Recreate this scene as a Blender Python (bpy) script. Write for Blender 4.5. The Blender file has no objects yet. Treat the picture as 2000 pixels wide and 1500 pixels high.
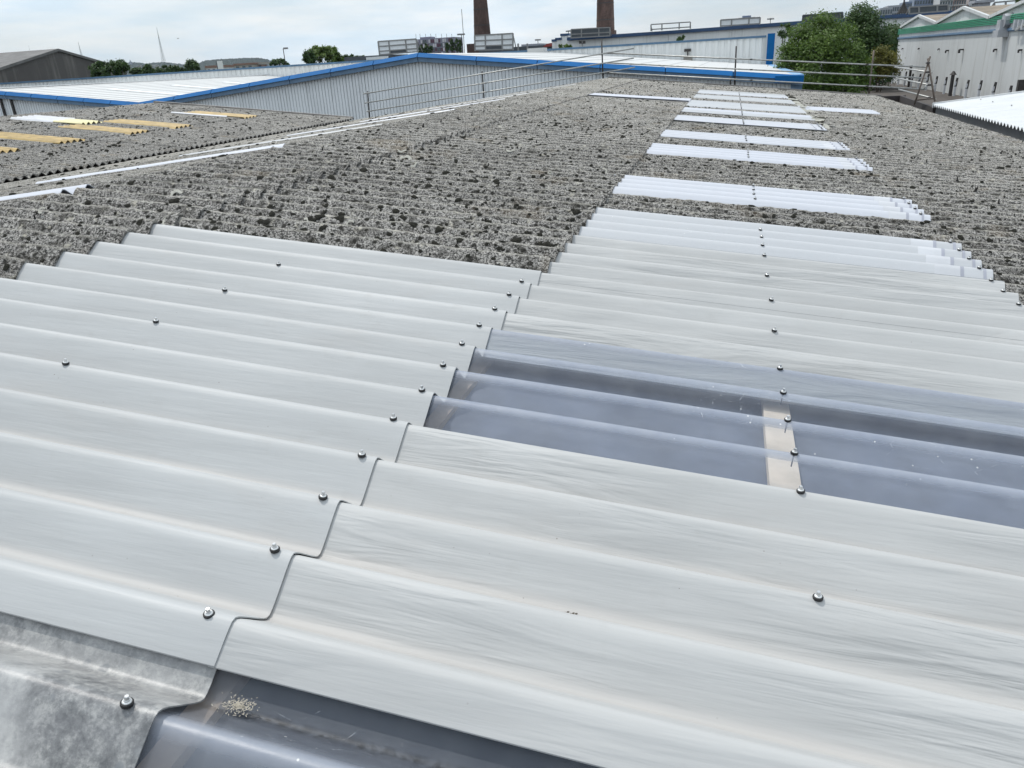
import bpy, math, random
import numpy as np
from mathutils import Vector, Matrix
S = bpy.context.scene
COL = S.collection
ZC = 7.0                                   # height of the camera above the yard
F, YAW, PITCH, ROLL, AL = 1499.456, 0.2808134, 0.3939751, -0.0574428, 0.1098371
V0, HC, PK, DEP = 2.263119, 0.69890, 0.146, 0.054   # crest phase, camera above crests, pitch and depth of the corrugation

# ------------------------------------------------------------------ camera
def _axes():
    cy, sy, cp, sp, cr, sr = math.cos(YAW), math.sin(YAW), math.cos(PITCH), math.sin(PITCH), math.cos(ROLL), math.sin(ROLL)
    fw = Vector((-sy*cp, cy*cp, -sp)); rt = Vector((cy, sy, 0)); up = rt.cross(fw)
    return cr*rt+sr*up, -sr*rt+cr*up, fw
RT, UP, FW = _axes()
C0 = Vector((0, 0, ZC))
cam = bpy.data.cameras.new('camera'); co = bpy.data.objects.new('camera', cam); COL.objects.link(co)
cam.sensor_width = 36; cam.lens = F/2000*36; cam.clip_start = 0.05; cam.clip_end = 20000
co.matrix_world = Matrix(((RT.x, UP.x, -FW.x, 0), (RT.y, UP.y, -FW.y, 0), (RT.z, UP.z, -FW.z, ZC), (0, 0, 0, 1)))
S.camera = co

# ------------------------------------------------------------------ world, sun, exposure
SUN = Vector((-0.38, 0.27, 0.885)).normalized()
elev = math.asin(SUN.z); azim = math.atan2(SUN.x, SUN.y)
w = bpy.data.worlds.new('World'); S.world = w; w.use_nodes = True
wt = w.node_tree; wt.nodes.clear()
def wn(t, **k):
    n = wt.nodes.new(t)
    for a, b in k.items(): setattr(n, a, b)
    return n
sky = wn('ShaderNodeTexSky', sky_type='NISHITA', sun_disc=False, sun_elevation=elev, sun_rotation=azim, altitude=100, air_density=1.0, dust_density=2.5, ozone_density=1.0)
tc = wn('ShaderNodeTexCoord'); mp = wn('ShaderNodeMapping'); mp.inputs['Scale'].default_value = (1, 1, 5.5)
cl = wn('ShaderNodeTexNoise'); cl.inputs['Scale'].default_value = 2.6; cl.inputs['Detail'].default_value = 8; cl.inputs['Roughness'].default_value = .52; cl.inputs['Distortion'].default_value = .25
rp = wn('ShaderNodeValToRGB'); rp.color_ramp.elements[0].position = .36; rp.color_ramp.elements[0].color = (.62, .62, .62, 1); rp.color_ramp.elements[1].position = .66; rp.color_ramp.elements[1].color = (.97, .97, .97, 1)
cl2 = wn('ShaderNodeTexNoise'); cl2.inputs['Scale'].default_value = 6.5; cl2.inputs['Detail'].default_value = 7; cl2.inputs['Roughness'].default_value = .55
rp2 = wn('ShaderNodeValToRGB'); rp2.color_ramp.elements[0].position = .35; rp2.color_ramp.elements[0].color = (6.6, 7.9, 9.0, 1); rp2.color_ramp.elements[1].position = .68; rp2.color_ramp.elements[1].color = (9.0, 9.3, 9.5, 1)
mx = wn('ShaderNodeMix', data_type='RGBA'); bg = wn('ShaderNodeBackground'); out = wn('ShaderNodeOutputWorld')
L = wt.links.new
L(tc.outputs['Generated'], mp.inputs['Vector']); L(mp.outputs[0], cl.inputs['Vector']); L(mp.outputs[0], cl2.inputs['Vector'])
L(cl.outputs['Fac'], rp.inputs[0]); L(cl2.outputs['Fac'], rp2.inputs[0])
L(rp.outputs[0], mx.inputs[0]); L(sky.outputs[0], mx.inputs[6]); L(rp2.outputs[0], mx.inputs[7])
sx = wn('ShaderNodeSeparateXYZ'); L(tc.outputs['Generated'], sx.inputs[0]); mr = wn('ShaderNodeMapRange'); mr.inputs['From Min'].default_value = 0; mr.inputs['From Max'].default_value = 1; mr.inputs['To Min'].default_value = .80; mr.inputs['To Max'].default_value = 1.25
L(sx.outputs['Z'], mr.inputs['Value']); mg = wn('ShaderNodeMix', data_type='RGBA', blend_type='MULTIPLY'); mg.inputs[0].default_value = 1; L(mx.outputs[2], mg.inputs[6]); L(mr.outputs[0], mg.inputs[7]); L(mg.outputs[2], bg.inputs[0]); bg.inputs[1].default_value = 0.138; L(bg.outputs[0], out.inputs[0])
sl = bpy.data.lights.new('sun', 'SUN'); sl.energy = 2.5; sl.angle = math.radians(0.6); sl.color = (1, .965, .91)
so = bpy.data.objects.new('sun', sl); COL.objects.link(so); so.rotation_euler = (-SUN).to_track_quat('-Z', 'Y').to_euler()
S.view_settings.view_transform = 'Standard'; S.view_settings.look = 'None'; S.view_settings.gamma = 1; S.view_settings.use_curve_mapping = False
S.view_settings.exposure = 0.0

# ------------------------------------------------------------------ helpers: picture ray -> point at a real distance
def ray(px, py):
    return (RT*((px-1000)/F) - UP*((py-750)/F) + FW).normalized()
def PY(px, py, y):
    d = ray(px, py); return C0 + d*(y/d.y)
def PX(px, py, x):
    d = ray(px, py); return C0 + d*(x/d.x)
rng = random.Random(7); nr = np.random.default_rng(11)

def tag(o, label=None, cat=None, group=None, kind=None):
    if label: o['label'] = label
    if cat: o['category'] = cat
    if group: o['group'] = group
    if kind: o['kind'] = kind
    return o
def thing(name, loc, label, cat, group=None):
    o = bpy.data.objects.new(name, None); COL.objects.link(o); o.location = loc; o.empty_display_size = .2
    return tag(o, label, cat, group)

class MB:
    def __init__(s): s.v = []; s.f = []; s.m = []
    def add(s, vs, fs, m=0):
        b = len(s.v); s.v += [tuple(v) for v in vs]; s.f += [tuple(b+i for i in f) for f in fs]; s.m += [m]*len(fs); return s
    def hexa(s, c, m=0):        # 8 corners: bottom 4 ccw, top 4 ccw
        return s.add(c, [(3, 2, 1, 0), (4, 5, 6, 7), (0, 1, 5, 4), (1, 2, 6, 5), (2, 3, 7, 6), (3, 0, 4, 7)], m)
    def box(s, a, b, m=0):
        x0, y0, z0 = a; x1, y1, z1 = b
        return s.hexa([(x0, y0, z0), (x1, y0, z0), (x1, y1, z0), (x0, y1, z0), (x0, y0, z1), (x1, y0, z1), (x1, y1, z1), (x0, y1, z1)], m)
    def beam(s, p, q, wd, ht, m=0, upv=(0, 0, 1)):
        p = Vector(p); q = Vector(q); d = (q-p).normalized(); sd = d.cross(Vector(upv))
        if sd.length < 1e-4: sd = d.cross(Vector((1, 0, 0)))
        sd.normalize(); u = sd.cross(d); a = sd*wd/2; b = u*ht/2
        return s.hexa([p-a-b, p+a-b, q+a-b, q-a-b, p-a+b, p+a+b, q+a+b, q-a+b], m)
    def tube(s, p, q, r, n=8, r2=None, m=0, caps=True):
        p = Vector(p); q = Vector(q); d = (q-p).normalized(); r2 = r if r2 is None else r2
        sd = d.cross(Vector((0, 0, 1)));
        if sd.length < 1e-3: sd = d.cross(Vector((1, 0, 0)))
        sd.normalize(); u = sd.cross(d); vs = []
        for c, rr in ((p, r), (q, r2)):
            for i in range(n):
                t = 2*math.pi*i/n; vs.append(c + sd*math.cos(t)*rr + u*math.sin(t)*rr)
        fs = [(i, (i+1) % n, n+(i+1) % n, n+i) for i in range(n)]
        if caps: fs += [tuple(range(n-1, -1, -1)), tuple(range(n, 2*n))]
        return s.add(vs, fs, m)
    def prism(s, poly, d, m=0):   # poly: planar points, d: extrusion
        d = Vector(d); n = len(poly); vs = [Vector(p) for p in poly] + [Vector(p)+d for p in poly]
        return s.add(vs, [tuple(range(n-1, -1, -1)), tuple(range(n, 2*n))] + [(i, (i+1) % n, n+(i+1) % n, n+i) for i in range(n)], m)
    def build(s, name, mats, parent=None, smooth=False, own=False, kind=None):
        if not isinstance(mats, (list, tuple)): mats = [mats]
        org = parent.matrix_world.translation.copy() if parent is not None else Vector((0, 0, 0))
        if parent is not None:
            p = parent; org = Vector(p.location)
            while p.parent: p = p.parent; org += Vector(p.location)
        A = np.array(s.v, float)
        loc = Vector((0, 0, 0))
        if parent is None or own:
            lo, hi = A.min(0), A.max(0); c = Vector(((lo[0]+hi[0])/2, (lo[1]+hi[1])/2, lo[2])); loc = c - org
            A = A - np.array(c)
        else: A = A - np.array(org)
        me = bpy.data.meshes.new(name); me.from_pydata(A.tolist(), [], s.f)
        for mt in mats: me.materials.append(mt)
        me.polygons.foreach_set('material_index', s.m)
        if smooth: me.polygons.foreach_set('use_smooth', [True]*len(s.f))
        o = bpy.data.objects.new(name, me); COL.objects.link(o); o.location = loc
        if parent is not None: o.parent = parent
        if kind: o['kind'] = kind
        return o
def fastmesh(name, V, Q, mats, smooth=None, midx=None):
    me = bpy.data.meshes.new(name); n = Q.shape[1]
    me.vertices.add(len(V)); me.vertices.foreach_set('co', np.ascontiguousarray(V, dtype=np.float32).ravel())
    me.loops.add(Q.size); me.loops.foreach_set('vertex_index', np.ascontiguousarray(Q, dtype=np.int32).ravel())
    me.polygons.add(len(Q)); me.polygons.foreach_set('loop_start', np.arange(0, Q.size, n, dtype=np.int32))
    me.polygons.foreach_set('loop_total', np.full(len(Q), n, dtype=np.int32))
    for m in (mats if isinstance(mats, (list, tuple)) else [mats]): me.materials.append(m)
    if smooth is not None: me.polygons.foreach_set('use_smooth', smooth)
    if midx is not None: me.polygons.foreach_set('material_index', midx)
    me.update(calc_edges=True)
    return me
def dupe(o, parent=None, loc=None):
    c = o.copy(); COL.objects.link(c)
    if parent is not None: c.parent = parent
    if loc is not None: c.location = loc
    return c
def dupe_tree(o, loc, label=None):
    r = dupe(o, None, loc)
    if label: r['label'] = label
    for ch in list(o.children):
        c = dupe(ch, r)
        for g in ch.children: dupe(g, c)
    return r

# ------------------------------------------------------------------ materials
class NT:
    def __init__(s, name):
        s.mat = bpy.data.materials.new(name); s.mat.use_nodes = True; s.t = s.mat.node_tree; s.t.nodes.clear()
        s.out = s.n('ShaderNodeOutputMaterial'); s.geo = s.n('ShaderNodeNewGeometry')
    def n(s, t, **k):
        x = s.t.nodes.new(t)
        for a, b in k.items(): setattr(x, a, b)
        return x
    def set(s, sock, v):
        if isinstance(v, bpy.types.NodeSocket): s.t.links.new(v, sock)
        else: sock.default_value = v
    def pos(s, sc=(1, 1, 1)):
        m = s.n('ShaderNodeMapping'); m.inputs['Scale'].default_value = sc; s.set(m.inputs['Vector'], s.geo.outputs['Position']); return m.outputs[0]
    def noise(s, scale, detail=4, rough=.5, sc=(1, 1, 1), dist=0):
        x = s.n('ShaderNodeTexNoise'); s.set(x.inputs['Vector'], s.pos(sc)); x.inputs['Scale'].default_value = scale; x.inputs['Detail'].default_value = detail
        x.inputs['Roughness'].default_value = rough; x.inputs['Distortion'].default_value = dist; return x.outputs['Fac']
    def vor(s, scale, sc=(1, 1, 1), feature='F1', out='Distance', rnd=1):
        x = s.n('ShaderNodeTexVoronoi', feature=feature); s.set(x.inputs['Vector'], s.pos(sc)); x.inputs['Scale'].default_value = scale; x.inputs['Randomness'].default_value = rnd; return x.outputs[out]
    def ramp(s, fac, stops, interp='LINEAR'):
        r = s.n('ShaderNodeValToRGB'); r.color_ramp.interpolation = interp; e = r.color_ramp.elements
        while len(e) < len(stops): e.new(.5)
        for i, (p, c) in enumerate(stops):
            e[i].position = p; e[i].color = (c, c, c, 1) if not isinstance(c, (tuple, list)) else (*c, 1)
        s.set(r.inputs[0], fac); return r.outputs[0]
    def mix(s, f, a, b, mode='MIX'):
        m = s.n('ShaderNodeMix', data_type='RGBA', blend_type=mode)
        s.set(m.inputs[0], f)
        for i, v in ((6, a), (7, b)):
            if isinstance(v, (int, float)): v = (v, v, v, 1)
            elif isinstance(v, tuple) and len(v) == 3: v = (*v, 1)
            s.set(m.inputs[i], v)
        return m.outputs[2]
    def math(s, op, a, b=0):
        m = s.n('ShaderNodeMath', operation=op); s.set(m.inputs[0], a); s.set(m.inputs[1], b); return m.outputs[0]
    def bump(s, h, strength=.5, dist=.01, nrm=None):
        b = s.n('ShaderNodeBump'); s.set(b.inputs['Height'], h); b.inputs['Strength'].default_value = strength; b.inputs['Distance'].default_value = dist
        if nrm is not None: s.set(b.inputs['Normal'], nrm)
        return b.outputs[0]
    def bsdf(s, col, rough=.6, metal=0, spec=.5, nrm=None, **k):
        p = s.n('ShaderNodeBsdfPrincipled')
        if isinstance(col, tuple) and len(col) == 3: col = (*col, 1)
        s.set(p.inputs['Base Color'], col); s.set(p.inputs['Roughness'], rough); p.inputs['Metallic'].default_value = metal
        p.inputs['Specular IOR Level'].default_value = spec
        if nrm is not None: s.set(p.inputs['Normal'], nrm)
        for a, b in k.items(): s.set(p.inputs[a], b)
        return p.outputs[0]
    def attr(s, nme): return s.n('ShaderNodeAttribute', attribute_name=nme).outputs['Fac']
    def done(s, sh): s.set(s.out.inputs['Surface'], sh); return s.mat
M = {}
def plain(name, col, rough=.6, metal=0, var=.12, scale=3, spec=.5, streak=False):
    t = NT(name); n = t.noise(scale, 6, .6, (1, 1, .15) if streak else (1, 1, 1)); f = t.ramp(n, [(.3, 1-var*1.4), (.7, 1+var*.6)])
    M[name] = t.done(t.bsdf(t.mix(1, tuple(col), f, 'MULTIPLY'), rough, metal, spec)); return M[name]

def mat_asbestos(name, base=1.0, warm=(1.08, 1.035, .965)):
    t = NT(name); va = t.attr('valley')
    fine = t.noise(210, 4, .7); mid = t.noise(105, 5, .72); blot = t.noise(17, 6, .68, (.8, 1.15, 1)); big = t.noise(1.3, 5, .6); pit = t.math('ADD', t.vor(23), t.math('MULTIPLY', t.math('SUBTRACT', t.noise(60, 4, .7), .5), .35))
    m = t.math('ADD', t.math('MULTIPLY', mid, .72), t.math('MULTIPLY', fine, .28))
    c = t.ramp(m, [(.38, .012), (.44, .06), (.495, .235), (.55, .41), (.62, .62)])
    dk = t.math('ADD', blot, t.math('MULTIPLY', t.math('SUBTRACT', va, .5), .03))
    c = t.mix(t.ramp(dk, [(.50, 0), (.59, .5), (.67, .8)]), c, (.040, .039, .034))
    c = t.mix(t.ramp(pit, [(.17, .94), (.29, 0)]), c, (.03, .03, .028))
    lich = t.noise(19, 6, .7, (1, 1.1, 1)); c = t.mix(t.ramp(lich, [(.60, 0), (.68, .75)]), c, (.62, .61, .55))
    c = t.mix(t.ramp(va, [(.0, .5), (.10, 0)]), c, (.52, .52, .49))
    och = t.noise(2.4, 4, .6); c = t.mix(t.ramp(och, [(.58, 0), (.75, .38)]), c, (.27, .21, .13))
    c = t.mix(1, c, t.ramp(big, [(.3, .78*base), (.7, 1.12*base)]), 'MULTIPLY'); c = t.mix(1, c, warm, 'MULTIPLY')
    b = t.bump(t.math('ADD', t.math('MULTIPLY', fine, .5), mid), 1.0, .010)
    M[name] = t.done(t.bsdf(c, .95, 0, .15, b))
mat_asbestos('asbestos', 1.0); mat_asbestos('asbestos_far', .95)

def mat_grp(name, wr, tint):
    t = NT(name); va = t.attr('valley')
    st = t.noise(9, 6, .6, (.10, 2.2, 1.5)); st2 = t.noise(30, 4, .6, (.05, 2, 2)); big = t.noise(1.6, 5, .55); spk = t.vor(42); spn = t.noise(6, 3)
    smear = t.noise(5, 6, .65, (.35, 1, 1), .6)
    c = t.mix(1, tint, t.ramp(st, [(.25, .92), (.6, 1.02)]), 'MULTIPLY')
    c = t.mix(1, c, t.ramp(st2, [(.3, .965), (.65, 1.01)]), 'MULTIPLY')
    c = t.mix(1, c, t.ramp(big, [(.3, .92), (.7, 1.04)]), 'MULTIPLY')
    c = t.mix(t.ramp(smear, [(.58, 0), (.78, .34)]), c, (.34, .32, .30))
    dust = t.math('MULTIPLY', t.ramp(va, [(.80, 0), (.97, 1)]), t.ramp(st, [(.3, .15), (.6, .55)])); c = t.mix(dust, c, (.40, .375, .35))
    c = t.mix(t.math('MULTIPLY', t.ramp(spk, [(.035, 1), (.06, 0)]), t.ramp(spn, [(.56, 0), (.64, .8)])), c, (.16, .14, .12))
    
    # drawn-out wrinkles of the surface film, and the roller lines in the glass fibre
    smd = t.noise(11, 6, .7); c = t.mix(t.ramp(smd, [(.60, 0), (.75, .22)]), c, (.30, .29, .27))
    wv = t.noise(8.5, 4, .55, (.15, 2.0, 1), .5); wv2 = t.noise(19, 3, .5, (.12, 2.0, 1), .8); rl = t.noise(60, 3, .6, (.03, 1.6, 1))
    patch = t.ramp(t.noise(1.3, 3, .5, (.7, 1.6, 1)), [(.44, .12), (.60, 1)])
    h = t.math('ADD', t.math('MULTIPLY', t.math('MULTIPLY', t.math('ADD', wv, t.math('MULTIPLY', wv2, .45)), patch), wr), t.math('MULTIPLY', rl, .08))
    b = t.bump(h, .75, .012)
    M[name] = t.done(t.bsdf(c, t.ramp(st, [(.3, .60), (.7, .48)]), 0, .28, b))
mat_grp('white_grp', 1.5, (.415, .417, .41)); mat_grp('white_grp_smooth', .22, (.405, .412, .41))

def mat_clear(name, tr, col, dirt, tint=(.80, .86, .95)):
    t = NT(name)
    n = t.noise(14, 7, .65); n2 = t.noise(70, 5, .7); st = t.noise(10, 5, .6, (.12, 2, 1)); sc = t.vor(22, (.5, 1.6, 1), 'DISTANCE_TO_EDGE')
    spk = t.vor(38); spn = t.noise(5, 3)
    va = t.attr('valley'); c = t.mix(t.ramp(n, [(.35, 0), (.68, .45)]), col, dirt); c = t.mix(t.ramp(st, [(.5, 0), (.75, .35)]), c, dirt)
    c = t.mix(t.math('MULTIPLY', t.ramp(va, [(.93, 0), (.99, 1)]), t.ramp(n2, [(.4, .1), (.6, .8)])), c, (.055, .052, .048))
    c = t.mix(t.math('MULTIPLY', t.ramp(spk, [(.05, 1), (.08, 0)]), t.ramp(spn, [(.5, 0), (.6, .9)])), c, (.7, .7, .68))
    scm = t.math('MULTIPLY', t.math('MULTIPLY', t.ramp(sc, [(.0, .7), (.011, 0)]), t.ramp(n2, [(.5, 0), (.6, 1)])), t.ramp(spn, [(.54, 0), (.64, 1)]))
    sp_ = t.math('MULTIPLY', t.ramp(spk, [(.05, 1), (.08, 0)]), t.ramp(spn, [(.5, 0), (.6, .9)])); c = t.mix(scm, c, (.7, .72, .75)); oi = t.n('ShaderNodeObjectInfo'); c = t.mix(1, c, t.ramp(oi.outputs['Random'], [(0, (.86, .85, .80)), (.5, (.97, .97, .95)), (1, (1.04, 1.04, 1.06))]), 'MULTIPLY')
    b = t.bump(t.math('ADD', st, t.math('MULTIPLY', n2, .3)), .25, .006)
    p = t.bsdf(c, t.ramp(n, [(.3, .32), (.7, .48)]), 0, .5, b)
    tp = t.n('ShaderNodeBsdfTransparent'); tp.inputs[0].default_value = (*tint, 1)
    ms = t.n('ShaderNodeMixShader'); f = t.math('ADD', t.math('ADD', t.math('MULTIPLY', t.ramp(n, [(.3, 0), (.7, 1)]), .07), t.math('MULTIPLY', t.ramp(va, [(.0, .50), (.20, .12), (.5, 0)]), .9)), t.math('ADD', t.math('MULTIPLY', t.math('MAXIMUM', scm, sp_), .38), tr))  # more opaque along the crests, painting in their pale sky reflection
    oi = t.n('ShaderNodeObjectInfo')
    t.set(ms.inputs[0], f); t.t.links.new(tp.outputs[0], ms.inputs[1]); t.t.links.new(p, ms.inputs[2])
    M[name] = t.done(ms.outputs[0])
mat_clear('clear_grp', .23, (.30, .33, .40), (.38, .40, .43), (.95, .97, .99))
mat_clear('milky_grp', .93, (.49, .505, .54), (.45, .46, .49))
def mat_dirty():
    t = NT('dirty_grp'); n = t.math('ADD', t.math('MULTIPLY', t.noise(38, 8, .72), .75), t.math('MULTIPLY', t.noise(190, 4, .7), .25)); n2 = t.noise(5, 5, .6); st = t.noise(12, 4, .6, (.12, 2, 1)); spk = t.vor(46); vs = t.noise(9, 4)
    c = t.ramp(n, [(.38, (.115, .118, .12)), (.49, (.215, .218, .218)), (.56, (.335, .335, .325)), (.66, (.45, .445, .43))])
    c = t.mix(t.ramp(n2, [(.42, 0), (.62, .75)]), c, (.52, .52, .51)); c = t.mix(t.ramp(st, [(.5, 0), (.72, .4)]), c, (.2, .2, .21))
    c = t.mix(t.math('MULTIPLY', t.ramp(spk, [(.2, .8), (.3, 0)]), t.ramp(vs, [(.5, 0), (.6, 1)])), c, (.2, .21, .22))
    p = t.bsdf(c, .38, 0, .5, t.bump(t.math('ADD', n, st), .3, .004)); tp = t.n('ShaderNodeBsdfTransparent'); ms = t.n('ShaderNodeMixShader')
    ms.inputs[0].default_value = .86; t.t.links.new(tp.outputs[0], ms.inputs[1]); t.t.links.new(p, ms.inputs[2]); M['dirty_grp'] = t.done(ms.outputs[0])
mat_dirty()
def mat_moss():
    t = NT('moss'); n = t.noise(160, 4, .7); c = t.ramp(n, [(.35, (.012, .012, .010)), (.6, (.035, .034, .028)), (.75, (.09, .085, .06))])
    M['moss'] = t.done(t.bsdf(c, 1, 0, .1, t.bump(n, .8, .004)))
mat_moss()
def mat_leaf(name, a, b, c3):
    t = NT(name); n = t.noise(.8, 4, .6); f = t.noise(9, 3, .6)
    c = t.ramp(t.math('ADD', t.math('MULTIPLY', n, .6), t.math('MULTIPLY', f, .4)), [(.32, a), (.5, b), (.68, c3)])
    d = t.bsdf(c, .55, 0, .35); tl = t.n('ShaderNodeBsdfTranslucent'); t.set(tl.inputs[0], c)
    ms = t.n('ShaderNodeMixShader'); ms.inputs[0].default_value = .3; t.t.links.new(d, ms.inputs[1]); t.t.links.new(tl.outputs[0], ms.inputs[2]); M[name] = t.done(ms.outputs[0])
mat_leaf('leaf_mid', (.045, .085, .014), (.085, .145, .024), (.145, .215, .04))
mat_leaf('leaf_dark', (.026, .056, .016), (.052, .095, .026), (.085, .14, .04))
mat_leaf('leaf_light', (.075, .12, .028), (.13, .19, .05), (.20, .27, .08))
mat_leaf('leaf_ochre', (.09, .092, .02), (.15, .145, .03), (.22, .21, .05))
def mat_brick():
    t = NT('chimney_brick'); b = t.n('ShaderNodeTexBrick'); m = t.n('ShaderNodeMapping'); m.inputs['Rotation'].default_value = (math.pi/2, 0, 0); t.set(m.inputs['Vector'], t.geo.outputs['Position']); t.set(b.inputs['Vector'], m.outputs[0])
    b.inputs['Color1'].default_value = (.125, .074, .060, 1); b.inputs['Color2'].default_value = (.075, .048, .042, 1); b.inputs['Mortar'].default_value = (.10, .088, .08, 1); b.inputs['Scale'].default_value = 3.2; b.inputs['Mortar Size'].default_value = .02
    n = t.noise(1.2, 6, .65, (1, 1, .3)); c = t.mix(1, b.outputs[0], t.ramp(n, [(.3, .55), (.7, 1.25)]), 'MULTIPLY'); M['chimney_brick'] = t.done(t.bsdf(c, .9, 0, .2))
mat_brick()
def mat_wall(name, col, stain, amt=.5, sc=2.2):
    t = NT(name); n = t.noise(sc, 6, .65, (1.6, 1.6, .10)); b = t.noise(.35, 4, .5)
    c = t.mix(t.ramp(n, [(.52, 0), (.74, amt)]), tuple(col), tuple(stain)); c = t.mix(1, c, t.ramp(b, [(.3, .92), (.7, 1.04)]), 'MULTIPLY'); M[name] = t.done(t.bsdf(c, .55, 0, .3))
mat_wall('clad_white', (.72, .73, .72), (.40, .40, .38)); mat_wall('clad_grey', (.77, .79, .80), (.36, .37, .37), .4); mat_wall('render_white', (.53, .54, .535), (.30, .29, .26), .7)
mat_wall('hall_wall', (.082, .074, .070), (.20, .185, .17), .9, .32)
plain('roof_white', (.52, .52, .505), .5, var=.05, scale=1.2); plain('roof_white_cool', (.58, .59, .59), .45, var=.06, scale=2); plain('rooflight_white', (.70, .70, .69), .4, var=.03)
plain('seam_grey', (.42, .42, .41), .6); plain('blue_paint', (.006, .11, .31), .65, var=.1, scale=1.5, spec=.12); plain('blue_faded', (.15, .225, .32), .65, spec=.12, var=.14, scale=2.5, streak=True)
plain('coping_blue', (.085, .165, .26), .6, var=.15, scale=1); plain('blue_pale', (.20, .36, .55), .45, var=.1); plain('blue_dark', (.025, .065, .15), .5)
plain('green_paint', (.035, .30, .17), .5, var=.1); plain('steel_galv', (.42, .42, .40), .45, .6, var=.25, scale=14); plain('steel_dark', (.055, .05, .048), .6, .3, var=.3, scale=10)
plain('steel_rusty', (.16, .13, .11), .7, .2, var=.35, scale=12); plain('flashing_grey', (.21, .195, .18), .7, var=.25, scale=6); plain('fascia_dark', (.13, .134, .138), .55, var=.2, scale=4); plain('gutter_brown', (.035, .028, .026), .8, var=.2)
plain('timber', (.80, .68, .55), .8, var=.18, scale=9); plain('bolt_steel', (.62, .62, .61), .28, .9, var=.1, scale=60); plain('washer_steel', (.80, .80, .78), .3, .55, var=.1, scale=60); plain('rubber', (.012, .012, .013), .6); plain('old_bolt_and_void', (.014, .012, .011), .9)
plain('yellow_grp', (.41, .285, .10), .55, var=.28, scale=5); plain('yellow_pale', (.66, .60, .33), .5, var=.12, scale=6); plain('strip_white', (.53, .54, .56), .5); plain('lining_shade', (.045, .052, .066), .8, var=.25, scale=7); plain('timber_dark', (.30, .24, .19), .85, var=.2, scale=9); plain('lining_blue', (.155, .175, .22), .7, var=.25, scale=7)
plain('lining', (.05, .05, .055), .9); plain('concrete', (.20, .20, .19), .9, var=.2, scale=.6); plain('tarmac', (.060, .058, .055), .95, var=.25, scale=.4); plain('lap_dark', (.10, .105, .12), .6); plain('sealant', (.34, .35, .40), .6)
plain('low_roof', (.085, .072, .062), .95, var=.3, scale=1.5); plain('hall_roof', (.155, .15, .145), .9, var=.25, scale=.5); plain('hall_rooflight', (.42, .40, .36), .7); plain('brown_roof', (.23, .19, .145), .95, var=.3, scale=1.2)
plain('frame_grey', (.24, .24, .235), .6); plain('panel_dark', (.065, .075, .085), .5, var=.15); plain('panel_translucent', (.74, .76, .77), .5, var=.08); plain('bark', (.075, .058, .043), .95, var=.3, scale=6)
plain('tower_lilac', (.20, .19, .25), .6); plain('tower_maroon', (.085, .025, .05), .6); plain('tower_pale', (.52, .50, .55), .6); plain('glass_dark', (.05, .065, .08), .2, spec=.8); plain('city_blue', (.13, .17, .26), .4); plain('city_grey', (.30, .31, .34), .6); plain('city_white', (.56, .56, .57), .6); plain('city_pink', (.46, .33, .30), .6)
plain('hill_green', (.016, .028, .026), .95, var=.3, scale=.02); plain('field_green', (.07, .085, .04), .95, var=.3, scale=.01); plain('house_pale', (.30, .28, .25), .8); plain('house_brick', (.22, .13, .10), .8); plain('red_roof', (.28, .05, .04), .7); plain('duct_grey', (.45, .46, .48), .4, .3); plain('bird_dark', (.03, .03, .03), .8); plain('shavings', (.55, .50, .41), .9); plain('leaf_litter', (.10, .085, .065), .9); plain('lichen', (.42, .41, .36), .95, var=.2, scale=80); plain('ochre_lichen', (.42, .33, .20), .95, var=.3, scale=80)

# ------------------------------------------------------------------ ground
g = MB(); N_ = 24; vs = []
g.add([(-6000, -3000, 0), (6000, -3000, 0), (6000, 9000, 0), (-6000, 9000, 0)], [(0, 1, 2, 3)])
tag(g.build('ground', M['field_green']), 'flat ground far below the roofs, reaching the horizon', kind='structure')
g = MB().add([(-120, -60, .004), (90, -60, .004), (90, 190, .004), (-120, 190, .004)], [(0, 1, 2, 3)])
tag(g.build('yard', M['tarmac']), 'tarmac yard between the industrial buildings', kind='structure')

# ------------------------------------------------------------------ numpy value noise
_T = nr.random((64, 64, 64))
def vnoise(x, y, z, f):
    x = x*f+100.3; y = y*f+57.1; z = z*f+31.7
    xi, yi, zi = np.floor(x).astype(int), np.floor(y).astype(int), np.floor(z).astype(int)
    a, b, c = x-xi, y-yi, z-zi; a = a*a*(3-2*a); b = b*b*(3-2*b); c = c*c*(3-2*c); r = 0
    for i in (0, 1):
        for j in (0, 1):
            for k in (0, 1):
                r = r + (a if i else 1-a)*(b if j else 1-b)*(c if k else 1-c)*_T[(xi+i) % 64, (yi+j) % 64, (zi+k) % 64]
    return r-.5
_as = math.asin(.95)
def prof(v):     # crest at 0, valley at -DEP
    c = np.cos(2*np.pi*(v-V0)/PK); return DEP*.5*(np.arcsin(.95*c)/_as-1)
def kv(k): return V0-PK*k

FR = Matrix(((math.cos(AL), 0, math.sin(AL), -HC*math.sin(AL)), (0, 1, 0, 0), (-math.sin(AL), 0, math.cos(AL), ZC-HC*math.cos(AL)), (0, 0, 0, 1)))   # right slope: (u, v, height over crests)
UR = -2.70
rid = FR @ Vector((UR, 0, 0))
FL = Matrix(((-math.cos(AL), 0, -math.sin(AL), rid.x), (0, 1, 0, 0), (-math.sin(AL), 0, math.cos(AL), rid.z), (0, 0, 0, 1)))  # left slope: u measured down from the ridge (mirrored across)

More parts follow.
